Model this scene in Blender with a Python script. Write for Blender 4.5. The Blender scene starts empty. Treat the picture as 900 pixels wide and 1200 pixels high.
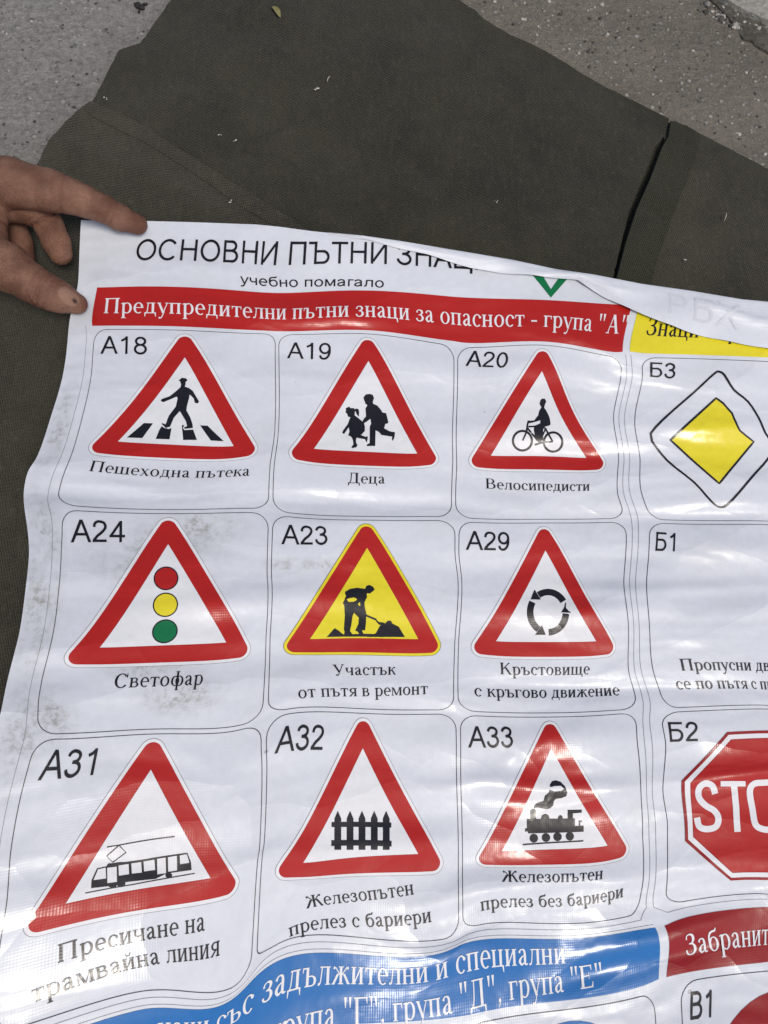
import bpy, math, random
import numpy as np
from mathutils import noise as mnoise, Vector
from mathutils.geometry import delaunay_2d_cdt
random.seed(7); np.random.seed(7)
S = bpy.context.scene
MM = 0.001

# ------------------------------------------------------------------ camera
FPX = 883.0                      # focal length in pixels of the 900x1200 frame
PITCH, YAW = math.radians(14), math.radians(5.5)
CAMZ = 431.0                     # mm above the ground
r0 = np.array([1, 0, 0.]); u0 = np.array([0, math.cos(PITCH), math.sin(PITCH)])
f0 = np.array([0, math.sin(PITCH), -math.cos(PITCH)])
FW = math.cos(YAW) * f0 + math.sin(YAW) * r0
RT = math.cos(YAW) * r0 - math.sin(YAW) * f0
UP = u0
cam_d = bpy.data.cameras.new('camera'); cam = bpy.data.objects.new('camera', cam_d)
S.collection.objects.link(cam); S.camera = cam
cam_d.sensor_fit = 'HORIZONTAL'; cam_d.sensor_width = 36; cam_d.lens = FPX / 900 * 36
cam_d.clip_start = 0.005; cam_d.clip_end = 100
from mathutils import Matrix
m = Matrix(((RT[0], UP[0], -FW[0], 0), (RT[1], UP[1], -FW[1], 0), (RT[2], UP[2], -FW[2], CAMZ * MM), (0, 0, 0, 1)))
cam.matrix_world = m
cam_d.dof.use_dof = False
S.render.resolution_x, S.render.resolution_y = 768, 1024

# ------------------------------------------------------------------ light
SUN_AZ, SUN_EL = math.radians(150), math.radians(62)     # azimuth from +Y towards +X
w = bpy.data.worlds.new('World'); S.world = w; w.use_nodes = True
nt = w.node_tree; bg = nt.nodes['Background']
sky = nt.nodes.new('ShaderNodeTexSky'); sky.sky_type = 'NISHITA'; sky.sun_disc = False
sky.sun_elevation = SUN_EL; sky.sun_rotation = SUN_AZ
sky.air_density = 1.0; sky.dust_density = 4.0; sky.ozone_density = 1.0
nt.links.new(sky.outputs[0], bg.inputs[0]); bg.inputs[1].default_value = 0.082
sd = bpy.data.lights.new('sun', 'SUN'); so = bpy.data.objects.new('sun', sd); S.collection.objects.link(so)
sd.energy = 1.55; sd.angle = math.radians(14); sd.color = (1.0, 0.95, 0.87)
dirv = Vector((math.sin(SUN_AZ) * math.cos(SUN_EL), math.cos(SUN_AZ) * math.cos(SUN_EL), math.sin(SUN_EL)))
so.rotation_euler = dirv.to_track_quat('Z', 'Y').to_euler()
S.view_settings.view_transform = 'Standard'; S.view_settings.look = 'None'
S.view_settings.exposure = 0.17; S.view_settings.gamma = 1.0

# ------------------------------------------------------------------ helpers
def rays(px):
    px = np.asarray(px, float)
    x = (px[..., 0] - 450) / FPX; y = -(px[..., 1] - 600) / FPX
    return x[..., None] * RT + y[..., None] * UP + FW

def at(px, z=0.0):
    """point (mm) seen at a pixel of the photograph, at height z"""
    R = rays(px); t = (np.asarray(z, float) - CAMZ) / R[..., 2]
    return np.array([0, 0, CAMZ]) + R * t[..., None]

def tag(o, label=None, cat=None, group=None, kind=None):
    if label: o['label'] = label
    if cat: o['category'] = cat
    if group: o['group'] = group
    if kind: o['kind'] = kind
    return o

def empty(name, loc=(0, 0, 0)):
    o = bpy.data.objects.new(name, None); S.collection.objects.link(o)
    o.location = [c * MM for c in loc]; o.empty_display_size = 0.02
    return o

def mesh_obj(name, verts, faces, mat, parent=None, smooth=True, uv=None, normals=None):
    """verts in mm, world coordinates"""
    me = bpy.data.meshes.new(name)
    V = np.asarray(verts, float) * MM
    off = np.array(parent_loc(parent))
    me.from_pydata((V - off).tolist(), [], [list(map(int, f)) for f in faces])
    me.materials.append(mat)
    if smooth:
        me.polygons.foreach_set('use_smooth', [True] * len(me.polygons))
    if uv is not None:
        l = me.uv_layers.new(name='UVMap')
        vi = np.empty(len(me.loops), dtype=np.int32); me.loops.foreach_get('vertex_index', vi)
        l.data.foreach_set('uv', (np.asarray(uv, float)[vi] * MM).astype(np.float32).ravel())
    me.update()
    if normals is not None:
        me.normals_split_custom_set_from_vertices([tuple(n) for n in normals])
    o = bpy.data.objects.new(name, me); S.collection.objects.link(o)
    if parent is not None: o.parent = parent
    return o

def parent_loc(p):
    l = np.zeros(3)
    while p is not None:
        l += np.array(p.location); p = p.parent
    return l

def nodes(name):
    mt = bpy.data.materials.new(name); mt.use_nodes = True
    t = mt.node_tree
    return mt, t, t.nodes['Principled BSDF']

def N(t, kind, **kw):
    n = t.nodes.new(kind)
    for k, v in kw.items():
        if k in n.inputs: n.inputs[k].default_value = v
        else: setattr(n, k, v)
    return n

def math_node(t, op, a, b=None):
    n = t.nodes.new('ShaderNodeMath'); n.operation = op
    for i, q in enumerate((a, b)):
        if q is None: continue
        if isinstance(q, (int, float)): n.inputs[i].default_value = q
        else: t.links.new(q, n.inputs[i])
    return n.outputs[0]

def mixc(t, fac, a, b):
    n = t.nodes.new('ShaderNodeMix'); n.data_type = 'RGBA'
    for s_, q in ((n.inputs[0], fac), (n.inputs[6], a), (n.inputs[7], b)):
        if isinstance(q, (int, float)): s_.default_value = q
        elif isinstance(q, tuple): s_.default_value = (*q, 1) if len(q) == 3 else q
        else: t.links.new(q, s_)
    return n.outputs[2]

def ramp(t, src, lo, hi):
    n = t.nodes.new('ShaderNodeMapRange'); n.clamp = True
    n.inputs[1].default_value = lo; n.inputs[2].default_value = hi
    t.links.new(src, n.inputs[0]); return n.outputs[0]

# ------------------------------------------------------------------ materials
def vinyl(name, col, rough=0.23, dirt=False, weave=0.24, spec=0.5):
    mt, t, p = nodes(name)
    L = t.links.new
    uv = N(t, 'ShaderNodeUVMap'); uv.uv_map = 'UVMap'
    sx = N(t, 'ShaderNodeSeparateXYZ'); L(uv.outputs[0], sx.inputs[0])
    # scrim: a crossed grid of threads about a millimetre apart showing through the film
    a = math_node(t, 'SINE', math_node(t, 'MULTIPLY', sx.outputs[0], 2 * math.pi / 0.00115))
    b = math_node(t, 'SINE', math_node(t, 'MULTIPLY', sx.outputs[1], 2 * math.pi / 0.00125))
    wv = math_node(t, 'ADD', a, b)
    n1 = N(t, 'ShaderNodeTexNoise', Scale=45.0, Detail=3.0, Roughness=0.55); L(uv.outputs[0], n1.inputs['Vector'])
    mp = N(t, 'ShaderNodeMapping'); mp.inputs['Scale'].default_value = (9, 26, 1); L(uv.outputs[0], mp.inputs[0])
    n2 = N(t, 'ShaderNodeTexNoise', Scale=1.0, Detail=2.0, Roughness=0.5, Distortion=0.6); L(mp.outputs[0], n2.inputs['Vector'])
    # crumpling: warped facets that meet in creases
    nw = N(t, 'ShaderNodeTexNoise', Scale=14.0, Detail=3.0); L(uv.outputs[0], nw.inputs['Vector'])
    wp = N(t, 'ShaderNodeVectorMath', operation='MULTIPLY_ADD'); L(nw.outputs['Color'], wp.inputs[0]); wp.inputs[1].default_value = (.05, .035, 0); L(uv.outputs[0], wp.inputs[2])
    ms = N(t, 'ShaderNodeMapping'); ms.inputs['Scale'].default_value = (15, 30, 1); ms.inputs['Rotation'].default_value = (0, 0, .12); L(wp.outputs[0], ms.inputs[0])
    vc = N(t, 'ShaderNodeTexVoronoi', Scale=1.0); L(ms.outputs[0], vc.inputs['Vector'])
    wm = math_node(t, 'MULTIPLY', wv, ramp(t, n1.outputs[0], .35, .7))
    b1 = N(t, 'ShaderNodeBump', Strength=weave); b1.inputs['Distance'].default_value = 0.00003; L(wm, b1.inputs['Height'])
    b2 = N(t, 'ShaderNodeBump', Strength=0.36); b2.inputs['Distance'].default_value = 0.0012
    L(n1.outputs[0], b2.inputs['Height']); L(b1.outputs[0], b2.inputs['Normal'])
    b3 = N(t, 'ShaderNodeBump', Strength=0.6); b3.inputs['Distance'].default_value = 0.006
    L(n2.outputs[0], b3.inputs['Height']); L(b2.outputs[0], b3.inputs['Normal'])
    b4 = N(t, 'ShaderNodeBump', Strength=0.5); b4.inputs['Distance'].default_value = 0.005
    L(vc.outputs['Distance'], b4.inputs['Height']); L(b3.outputs[0], b4.inputs['Normal'])
    L(b4.outputs[0], p.inputs['Normal'])
    n3 = N(t, 'ShaderNodeTexNoise', Scale=260.0, Detail=2.0); L(uv.outputs[0], n3.inputs['Vector'])
    c = mixc(t, ramp(t, n3.outputs[0], 0.3, 0.7), tuple(x * 0.95 for x in col), col)
    if dirt:
        m1 = None
        for (u, v, ru, rv) in ((60, 205, 26, 14), (45, 135, 40, 22), (-8, 150, 12, 70), (-10, 60, 7, 40), (-6, 225, 12, 30), (66, 120, 28, 14), (120, 140, 30, 6), (5, 215, 14, 18), (45, 190, 24, 8)):
            q = N(t, 'ShaderNodeMapping'); q.vector_type = 'POINT'
            q.inputs['Location'].default_value = (-u / ru, -v / rv, 0); q.inputs['Scale'].default_value = (1000 / ru, 1000 / rv, 0)
            L(uv.outputs[0], q.inputs[0])
            g = N(t, 'ShaderNodeTexGradient'); g.gradient_type = 'SPHERICAL'; L(q.outputs[0], g.inputs[0])
            m1 = g.outputs[1] if m1 is None else math_node(t, 'MAXIMUM', m1, g.outputs[1])
        n4 = N(t, 'ShaderNodeTexNoise', Scale=330.0, Detail=5.0, Roughness=0.75); L(uv.outputs[0], n4.inputs['Vector'])
        n5 = N(t, 'ShaderNodeTexNoise', Scale=60.0, Detail=3.0, Roughness=0.6); L(uv.outputs[0], n5.inputs['Vector'])
        f = math_node(t, 'MULTIPLY', math_node(t, 'ADD', math_node(t, 'MULTIPLY', ramp(t, n4.outputs[0], 0.44, 0.66), .7), .22), math_node(t, 'MULTIPLY', m1, ramp(t, n5.outputs[0], 0.3, 0.55)))
        c = mixc(t, math_node(t, 'MULTIPLY', f, 0.95), c, (0.15, 0.14, 0.095))
        n6 = N(t, 'ShaderNodeTexNoise', Scale=24.0, Detail=4.0, Roughness=0.6); L(uv.outputs[0], n6.inputs['Vector'])
        c = mixc(t, math_node(t, 'MULTIPLY', ramp(t, n6.outputs[0], 0.52, 0.8), 0.22), c, (0.52, 0.52, 0.47))
        n7 = N(t, 'ShaderNodeTexVoronoi', Scale=26.0); L(uv.outputs[0], n7.inputs['Vector'])
        c = mixc(t, math_node(t, 'MULTIPLY', ramp(t, n7.outputs['Distance'], 0.035, 0.02), 0.5), c, (0.12, 0.11, 0.10))
        L(math_node(t, 'ADD', math_node(t, 'MULTIPLY', f, 0.4), rough), p.inputs['Roughness'])
    else:
        p.inputs['Roughness'].default_value = rough
    L(c, p.inputs['Base Color'])
    p.inputs['IOR'].default_value = 1.5
    p.inputs['Specular IOR Level'].default_value = spec
    return mt

M = {}
M['white'] = vinyl('white_vinyl', (0.70, 0.735, 0.80), dirt=True)
M['back'] = vinyl('vinyl_back', (0.70, 0.735, 0.80), rough=0.42, weave=0.9)
M['red'] = vinyl('red_ink', (0.45, 0.016, 0.012), rough=0.19)
M['dark_red'] = vinyl('dark_red_ink', (0.30, 0.008, 0.010), rough=0.19)
M['yellow'] = vinyl('yellow_ink', (0.80, 0.69, 0.03), rough=0.19)
M['blue'] = vinyl('blue_ink', (0.016, 0.16, 0.47), rough=0.19)
M['green'] = vinyl('green_ink', (0.006, 0.17, 0.06), rough=0.19)
M['black'] = vinyl('black_ink', (0.012, 0.012, 0.016), rough=0.21)
M['grey'] = vinyl('grey_ink', (0.30, 0.31, 0.34), rough=0.21)
M['line'] = vinyl('line_ink', (0.07, 0.07, 0.085), rough=0.21)
M['print_white'] = vinyl('white_ink', (0.80, 0.81, 0.84), rough=0.21)

def concrete(name, a, b, dark, scale=1.0, warm=None, rough_bump=1.0):
    mt, t, p = nodes(name); L = t.links.new
    tc = N(t, 'ShaderNodeTexCoord'); o = tc.outputs['Object']
    n1 = N(t, 'ShaderNodeTexNoise', Scale=14.0 * scale, Detail=6.0, Roughness=0.65); L(o, n1.inputs['Vector'])
    n2 = N(t, 'ShaderNodeTexNoise', Scale=220.0 * scale, Detail=6.0, Roughness=0.75); L(o, n2.inputs['Vector'])
    n3 = N(t, 'ShaderNodeTexNoise', Scale=700.0 * scale, Detail=3.0, Roughness=0.7); L(o, n3.inputs['Vector'])
    v = N(t, 'ShaderNodeTexVoronoi', Scale=210.0 * scale, Randomness=1.0); L(o, v.inputs['Vector'])
    v2 = N(t, 'ShaderNodeTexVoronoi', Scale=95.0 * scale, Randomness=1.0); L(o, v2.inputs['Vector'])
    c = mixc(t, ramp(t, n1.outputs[0], 0.3, 0.7), a, b)
    if warm:
        sx = N(t, 'ShaderNodeSeparateXYZ'); L(o, sx.inputs[0])
        c = mixc(t, ramp(t, sx.outputs[0], -0.06, 0.08), c, mixc(t, ramp(t, n1.outputs[0], 0.3, 0.7), warm[0], warm[1]))
    c = mixc(t, math_node(t, 'MULTIPLY', ramp(t, n2.outputs[0], 0.42, 0.66), 0.6), c, dark)
    c = mixc(t, math_node(t, 'MULTIPLY', ramp(t, n3.outputs[0], 0.56, 0.72), 0.5), c, tuple(min(1, 1.6 * x) for x in b))
    # embedded grains of different stones
    gr = N(t, 'ShaderNodeTexVoronoi', Scale=210.0 * scale); gr.feature = 'F1'; L(o, gr.inputs['Vector'])
    sepc = N(t, 'ShaderNodeSeparateColor'); L(gr.outputs['Color'], sepc.inputs[0])
    pick = math_node(t, 'MULTIPLY', ramp(t, sepc.outputs[0], 0.72, 0.74), ramp(t, v.outputs['Distance'], 0.36, 0.28))
    c = mixc(t, math_node(t, 'MULTIPLY', pick, 0.55), c, mixc(t, sepc.outputs[1], tuple(x * 0.35 for x in a), tuple(min(1, x * 1.7) for x in b)))
    pit = ramp(t, v2.outputs['Distance'], 0.13, 0.05)
    c = mixc(t, math_node(t, 'MULTIPLY', pit, 0.75), c, tuple(x * 0.3 for x in dark))
    L(c, p.inputs['Base Color']); p.inputs['Roughness'].default_value = 0.92
    p.inputs['Specular IOR Level'].default_value = 0.25
    h = math_node(t, 'ADD', math_node(t, 'MULTIPLY', n2.outputs[0], 1.3), math_node(t, 'MULTIPLY', n3.outputs[0], 0.35))
    h = math_node(t, 'SUBTRACT', h, math_node(t, 'MULTIPLY', pit, 0.5))
    h = math_node(t, 'ADD', h, math_node(t, 'MULTIPLY', pick, 0.35))
    bp = N(t, 'ShaderNodeBump', Strength=1.0); bp.inputs['Distance'].default_value = 0.0032 * rough_bump
    L(h, bp.inputs['Height']); L(bp.outputs[0], p.inputs['Normal'])
    return mt
M['concrete'] = concrete('concrete', (0.28, 0.275, 0.255), (0.42, 0.41, 0.385), (0.12, 0.118, 0.11),
                         warm=((0.185, 0.165, 0.132), (0.30, 0.268, 0.22)))
M['slab'] = concrete('slab_painted_sun', (0.52, 0.50, 0.43), (0.76, 0.74, 0.67), (0.22, 0.21, 0.18), rough_bump=1.4)  # pale tone stands in for the sunlight on this slab
M['rubble'] = concrete('rubble', (0.15, 0.138, 0.112), (0.28, 0.26, 0.22), (0.06, 0.055, 0.048), rough_bump=1.6)

def canvas(name, a, b, brown, weave_dir=0.5, wstr=0.8):
    mt, t, p = nodes(name); L = t.links.new
    tc = N(t, 'ShaderNodeTexCoord'); o = tc.outputs['Object']
    mp = N(t, 'ShaderNodeMapping'); mp.inputs['Rotation'].default_value = (0, 0, weave_dir); L(o, mp.inputs[0])
    sx = N(t, 'ShaderNodeSeparateXYZ'); L(mp.outputs[0], sx.inputs[0])
    nj = N(t, 'ShaderNodeTexNoise', Scale=300.0, Detail=2.0); L(o, nj.inputs['Vector'])
    jit = math_node(t, 'MULTIPLY', nj.outputs[0], 5.0)
    wa = math_node(t, 'SINE', math_node(t, 'ADD', math_node(t, 'MULTIPLY', sx.outputs[0], 2 * math.pi / 0.0013), jit))
    wb = math_node(t, 'SINE', math_node(t, 'ADD', math_node(t, 'MULTIPLY', sx.outputs[1], 2 * math.pi / 0.0019), jit))
    wv = math_node(t, 'ADD', wa, math_node(t, 'MULTIPLY', wb, 0.7))
    n1 = N(t, 'ShaderNodeTexNoise', Scale=9.0, Detail=5.0, Roughness=0.6); L(o, n1.inputs['Vector'])
    n2 = N(t, 'ShaderNodeTexNoise', Scale=90.0, Detail=6.0, Roughness=0.7); L(o, n2.inputs['Vector'])
    n3 = N(t, 'ShaderNodeTexNoise', Scale=900.0, Detail=3.0, Roughness=0.8); L(o, n3.inputs['Vector'])
    ms = N(t, 'ShaderNodeMapping'); ms.inputs['Rotation'].default_value = (0, 0, weave_dir)
    ms.inputs['Scale'].default_value = (420, 55, 1); L(o, ms.inputs[0])
    n4 = N(t, 'ShaderNodeTexNoise', Scale=1.0, Detail=3.0, Roughness=0.7); L(ms.outputs[0], n4.inputs['Vector'])
    c = mixc(t, ramp(t, n1.outputs[0], 0.38, 0.62), tuple(x * .85 for x in a), tuple(x * 1.12 for x in b))
    c = mixc(t, math_node(t, 'MULTIPLY', ramp(t, n2.outputs[0], 0.45, 0.72), 0.55), c, brown)
    c = mixc(t, math_node(t, 'MULTIPLY', ramp(t, n3.outputs[0], 0.3, 0.75), 0.55), c, tuple(x * 0.45 for x in a))
    c = mixc(t, math_node(t, 'MULTIPLY', ramp(t, n4.outputs[0], 0.5, 0.75), 0.35), c, tuple(min(1, x * 1.7) for x in b))
    th = ramp(t, wv, -1.2, 1.4)
    c = mixc(t, math_node(t, 'MULTIPLY', th, 0.3 * wstr), c, tuple(min(1, x * 1.9) for x in b))
    n8 = N(t, 'ShaderNodeTexNoise', Scale=28.0, Detail=6.0, Roughness=0.7, Distortion=1.2); L(o, n8.inputs['Vector'])
    c = mixc(t, math_node(t, 'MULTIPLY', ramp(t, n8.outputs[0], 0.5, 0.72), 0.4), c, tuple(x * 0.5 for x in a))
    n9 = N(t, 'ShaderNodeTexNoise', Scale=260.0, Detail=4.0, Roughness=0.8); L(o, n9.inputs['Vector'])
    c = mixc(t, math_node(t, 'MULTIPLY', ramp(t, n9.outputs[0], 0.6, 0.7), 0.75), c, (0.012, 0.012, 0.009))
    c = mixc(t, math_node(t, 'MULTIPLY', ramp(t, n9.outputs[0], 0.42, 0.3), 0.6), c, tuple(min(1, x * 2.0) for x in b))
    lv = N(t, 'ShaderNodeTexVoronoi', Scale=70.0); L(o, lv.inputs['Vector'])
    c = mixc(t, math_node(t, 'MULTIPLY', ramp(t, lv.outputs['Distance'], 0.06, 0.03), 0.5), c, (0.012, 0.012, 0.010))
    L(c, p.inputs['Base Color']); p.inputs['Roughness'].default_value = 0.95
    p.inputs['Specular IOR Level'].default_value = 0.12
    p.inputs['Sheen Weight'].default_value = 0.12; p.inputs['Sheen Roughness'].default_value = 0.6
    h = math_node(t, 'ADD', math_node(t, 'MULTIPLY', wv, 0.42 * wstr), math_node(t, 'ADD', n3.outputs[0], math_node(t, 'MULTIPLY', n4.outputs[0], 0.7)))
    bp = N(t, 'ShaderNodeBump', Strength=0.8); bp.inputs['Distance'].default_value = 0.0006; L(h, bp.inputs['Height'])
    L(bp.outputs[0], p.inputs['Normal'])
    return mt
M['canvas'] = canvas('olive_canvas', (0.021, 0.021, 0.0135), (0.036, 0.035, 0.023), (0.056, 0.048, 0.031))
M['canvas_fold'] = canvas('olive_canvas_underside', (0.027, 0.027, 0.018), (0.050, 0.046, 0.032), (0.074, 0.061, 0.040), weave_dir=-0.25, wstr=1.3)
M['canvas_side'] = canvas('olive_canvas_side', (0.027, 0.0265, 0.018), (0.047, 0.044, 0.030), (0.062, 0.053, 0.036))
M['canvas_hem'] = canvas('olive_canvas_hem', (0.020, 0.021, 0.011), (0.027, 0.027, 0.015), (0.033, 0.030, 0.018), weave_dir=-0.25)

# ------------------------------------------------------------------ the ground
def sheet_grid(name, xs, ys, mat, zf):
    nx, ny = len(xs), len(ys)
    V = [(x, y, zf(x, y)) for y in ys for x in xs]
    F = [(j * nx + i, j * nx + i + 1, (j + 1) * nx + i + 1, (j + 1) * nx + i) for j in range(ny - 1) for i in range(nx - 1)]
    return mesh_obj(name, V, F, mat)
def nz(x, y, s, seed=0.0):
    return mnoise.noise(Vector((x * s + seed, y * s - seed, seed * 0.7)))

SLAB_LINE = at([(845, -4), (900, 26)], 0.0)       # crack at the edge of the slab
sd_ = SLAB_LINE[1] - SLAB_LINE[0]; sd_ /= np.linalg.norm(sd_[:2]); sn_ = np.array([-sd_[1], sd_[0], 0])
def gz(x, y):
    return 0.9 * nz(x, y, 0.02) + 0.5 * nz(x, y, 0.09, 3.1)
FAR = [600, 900, 1600, 4000, 9000]
gx = [-420 - q for q in FAR[::-1]] + list(np.linspace(-420, 520, 190)) + [520 + q for q in FAR]
gy = [-420 - q for q in FAR[::-1]] + list(np.linspace(-420, 620, 210)) + [620 + q for q in FAR]
tag(sheet_grid('ground', gx, gy, M['concrete'], gz), kind='structure')

def cdt(adds, holes=(), step=None, clip=None):
    """union of simple polygons minus holes -> verts (n,2), triangles; step adds a lattice so the print can bend"""
    verts, faces, nadd = [], [], len(adds)
    for P in list(adds) + list(holes):
        P = [tuple(map(float, q[:2])) for q in P]
        a = sum(P[i - 1][0] * P[i][1] - P[i][0] * P[i - 1][1] for i in range(len(P)))
        if abs(a) < 1e-9: P = None
        if P is None: faces.append(None); continue
        if a < 0: P = P[::-1]
        faces.append(list(range(len(verts), len(verts) + len(P)))); verts += P
    kind = [i < nadd for i, f in enumerate(faces) if f is not None]
    faces = [f for f in faces if f is not None]
    if step:
        A = np.array(verts); lo, hi = A.min(0), A.max(0)
        for x in np.arange(lo[0] + step * .5, hi[0], step):
            for y in np.arange(lo[1] + step * .5, hi[1], step): verts.append((float(x), float(y)))
    vo, eo, fo, _, _, of = delaunay_2d_cdt([Vector(v) for v in verts], [], faces, 0, 1e-5)
    T = []
    for f, o in zip(fo, of):
        if any(kind[i] for i in o) and not any(not kind[i] for i in o): T.append(tuple(f))
    used = sorted({i for f in T for i in f}); mp = {k: i for i, k in enumerate(used)}
    return np.array([vo[i][:] for i in used]).reshape(-1, 2), [tuple(mp[i] for i in f) for f in T]

def slab_of(name, pxs, zb, mat, parent=None, thick=3.0, step=6.0, zfun=None, jag=0.0):
    """a cloth or slab with the outline seen in the photograph, lying at height zb, with a real edge"""
    P = [at(q, zb)[:2] for q in pxs]
    D = []
    for i in range(len(P)):                                    # densify the outline
        a, b = P[i], P[(i + 1) % len(P)]; n = max(1, int(np.linalg.norm(b - a) / 4))
        for k in range(n):
            q = a + (b - a) * k / n
            if jag: q = q + jag * np.array([nz(q[0], q[1], .15, 5) + .5 * nz(q[0], q[1], .5, 9), nz(q[0], q[1], .15, 15) + .5 * nz(q[0], q[1], .5, 19)])
            D.append(q)
    V, T = cdt([D], step=step)
    zf = zfun or (lambda x, y: 0.0)
    top = np.array([(x, y, zb + zf(x, y)) for x, y in V])
    # boundary edges -> skirt
    cnt = {}
    for f in T:
        for i in range(3):
            e = (f[i], f[(i + 1) % 3]); cnt[tuple(sorted(e))] = cnt.get(tuple(sorted(e)), []) + [e]
    B = [v[0] for v in cnt.values() if len(v) == 1]
    verts = top.tolist(); F = [tuple(f) for f in T]; lowi = {}
    for a, b in B:
        for q in (a, b):
            if q not in lowi:
                lowi[q] = len(verts); p = top[q]; verts.append([p[0], p[1], p[2] - thick])
        F.append((b, a, lowi[a], lowi[b]))
    o = mesh_obj(name, verts, F, mat, parent)
    o.data.set_sharp_from_angle(angle=math.radians(50)) if hasattr(o.data, 'set_sharp_from_angle') else None
    return o

# slab with sunlight put into its pale colour, beyond a rubble-filled joint, top right corner
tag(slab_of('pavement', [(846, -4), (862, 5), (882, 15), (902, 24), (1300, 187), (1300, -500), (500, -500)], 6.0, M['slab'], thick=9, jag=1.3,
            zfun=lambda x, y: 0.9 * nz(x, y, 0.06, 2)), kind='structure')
rub = slab_of('kerb_joint', [(826, -6), (845, 14), (862, 30), (870, 44), (905, 62), (1300, 250), (1300, 170), (905, 22), (850, -10)], 1.6, M['rubble'], thick=4, jag=2.2, step=3,
              zfun=lambda x, y: 1.6 * nz(x, y, 0.16, 4) + 1.0 * nz(x, y, 0.4, 8))
tag(rub, kind='structure')

# ------------------------------------------------------------------ the canvas the poster lies on
def cz(x, y):
    f_ = math.exp(-abs((x * .5 + y * .87 - 225 + 6 * math.sin(x / 40))) / 7) + .8 * math.exp(-abs((x * .9 - y * .42 + 95 + 5 * math.sin(y / 30))) / 8)
    return 1.9 * nz(x, y, 0.012, 1.7) + 1.2 * nz(x, y, 0.035, 4.2) + 0.4 * nz(x, y, 0.11, 7.7) + 1.6 * f_
tarp = empty('canvas_tarp', at((500, 250), 0)); tag(tarp, 'dark olive canvas tarp with a folded corner, spread on the concrete under the poster', 'tarp')
main_px = [(-260, -40 + 700), (-200, 380), (45, 192), (108, 118), (124, 87), (139, 58), (152, 54), (165, 50), (178, 30), (202, -4), (230, -60),
           (470, -60), (533, -3), (566, 22), (600, 42), (650, 67), (710, 101), (757, 124), (785, 138), (780, 156), (770, 166), (756, 202), (738, 247), (728, 286), (719, 322),
           (690, 420), (690, 1500), (-260, 1500)]
slab_of('cloth', main_px, 6.2, M['canvas'], tarp, thick=8, zfun=cz, step=5, jag=.55)
side_px = [(775, 145), (792, 141), (806, 149), (823, 157), (860, 176), (900, 197), (1150, 330), (1150, 1500), (699, 1500), (711, 420), (742, 322), (757, 270), (775, 220), (788, 190)]
slab_of('side_panel', side_px, 5.0, M['canvas_side'], tarp, thick=6, zfun=cz, step=5, jag=.3)
hem_px = [(787, 140), (805, 147), (823, 157), (815, 185), (804, 215), (792, 244), (771, 303), (740, 420), (700, 420), (724, 322), (734, 284), (747, 244), (764, 206), (778, 169), (785, 158)]
slab_of('hem', hem_px, 8.4, M['canvas_hem'], tarp, thick=3.2, step=4, zfun=lambda x, y: cz(x, y) + 0.3 * nz(x, y, .2))
slab_of('gap_dark_strip', [(783, 143), (800, 160), (740, 420), (690, 420), (712, 322), (748, 200), (772, 150)], 0.9, M['canvas_hem'], tarp, thick=1, step=6)  # dark strip added under the gap by the hem to deepen its shade
fold_px = [(105, 119), (120, 125), (150, 138), (172, 150), (205, 171), (237, 191), (268, 211), (300, 231), (360, 269), (520, 370), (520, 1500), (-300, 1500),
           (-300, 560), (-60, 380), (20, 240), (45, 192), (50, 178), (57, 165), (72, 150), (90, 131)]
slab_of('folded_flap', fold_px, 12.0, M['canvas_fold'], tarp, thick=8, step=5, jag=.5, zfun=lambda x, y: cz(x, y) + 0.5 * nz(x, y, .05, 3))
slab_of('selvage', [(106, 120), (120, 125), (150, 138), (172, 150), (205, 171), (237, 191), (268, 211), (300, 231), (360, 269), (430, 314), (420, 322), (340, 276), (288, 246), (254, 222), (222, 200), (190, 179), (160, 163), (136, 151), (112, 139), (101, 131)], 12.7, M['canvas_fold'], tarp, thick=1.5, step=4, zfun=lambda x, y: cz(x, y) + 0.5 * nz(x, y, .05, 3))

# ------------------------------------------------------------------ the poster's sheet: layout (mm) -> photograph -> space
CTRL = []
def _row(u, v0, v1, y0, y1, pts):
    for x, y in pts: CTRL.append((u, v0 + (y - y0) / (y1 - y0) * (v1 - v0), x, y))
_row(0, 0, 110, 387, 592, [(110, 387), (109, 413), (107, 440), (97, 487), (82, 538), (69, 577), (67, 592)])
_row(0, 112.5, 222.5, 598, 861, [(71, 598), (72, 643), (68, 700), (60, 753), (50, 793), (45, 823), (43, 861)])
CTRL += [(0, 225, 42, 866), (0, 245, 25, 930), (0, 268, 12, 1003), (0, 286, 8, 1057), (0, 302, 0, 1107), (0, 335, -6, 1212)]
_row(100, 0, 110, 391.5, 597, [(324, 391.5), (322, 507), (316.5, 545), (314.5, 597)])
_row(104, 0, 110, 392, 599, [(327.5, 392), (326, 507), (321, 550), (320, 599)])
_row(100, 112.5, 222.5, 602.7, 842, [(314.5, 602.7), (313, 673), (311.7, 747), (308, 827), (307.5, 842)])
_row(104, 112.5, 222.5, 603, 838, [(320, 603), (319, 690), (316, 773), (314.5, 823), (314, 838)])
_row(100, 225, 335, 846, 1141, [(306, 846), (306, 875), (303.5, 1000), (295, 1115), (293, 1141)])
_row(104, 225, 335, 843, 1126, [(314, 843), (312.7, 897), (308, 997), (302.7, 1080), (301.5, 1126)])
_row(204, 0, 110, 406, 606, [(532, 406), (530, 507), (530, 550), (530, 606)])
_row(208, 0, 110, 407, 607, [(536, 407), (534.7, 507), (535.3, 550), (536, 607)])
_row(204, 112.5, 222.5, 611, 833, [(532, 611), (533.3, 650), (536.7, 680), (533.3, 747), (532, 833)])
_row(208, 112.5, 222.5, 611, 833, [(537, 611), (537.7, 650), (541, 680), (537.7, 747), (538.3, 833)])
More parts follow.
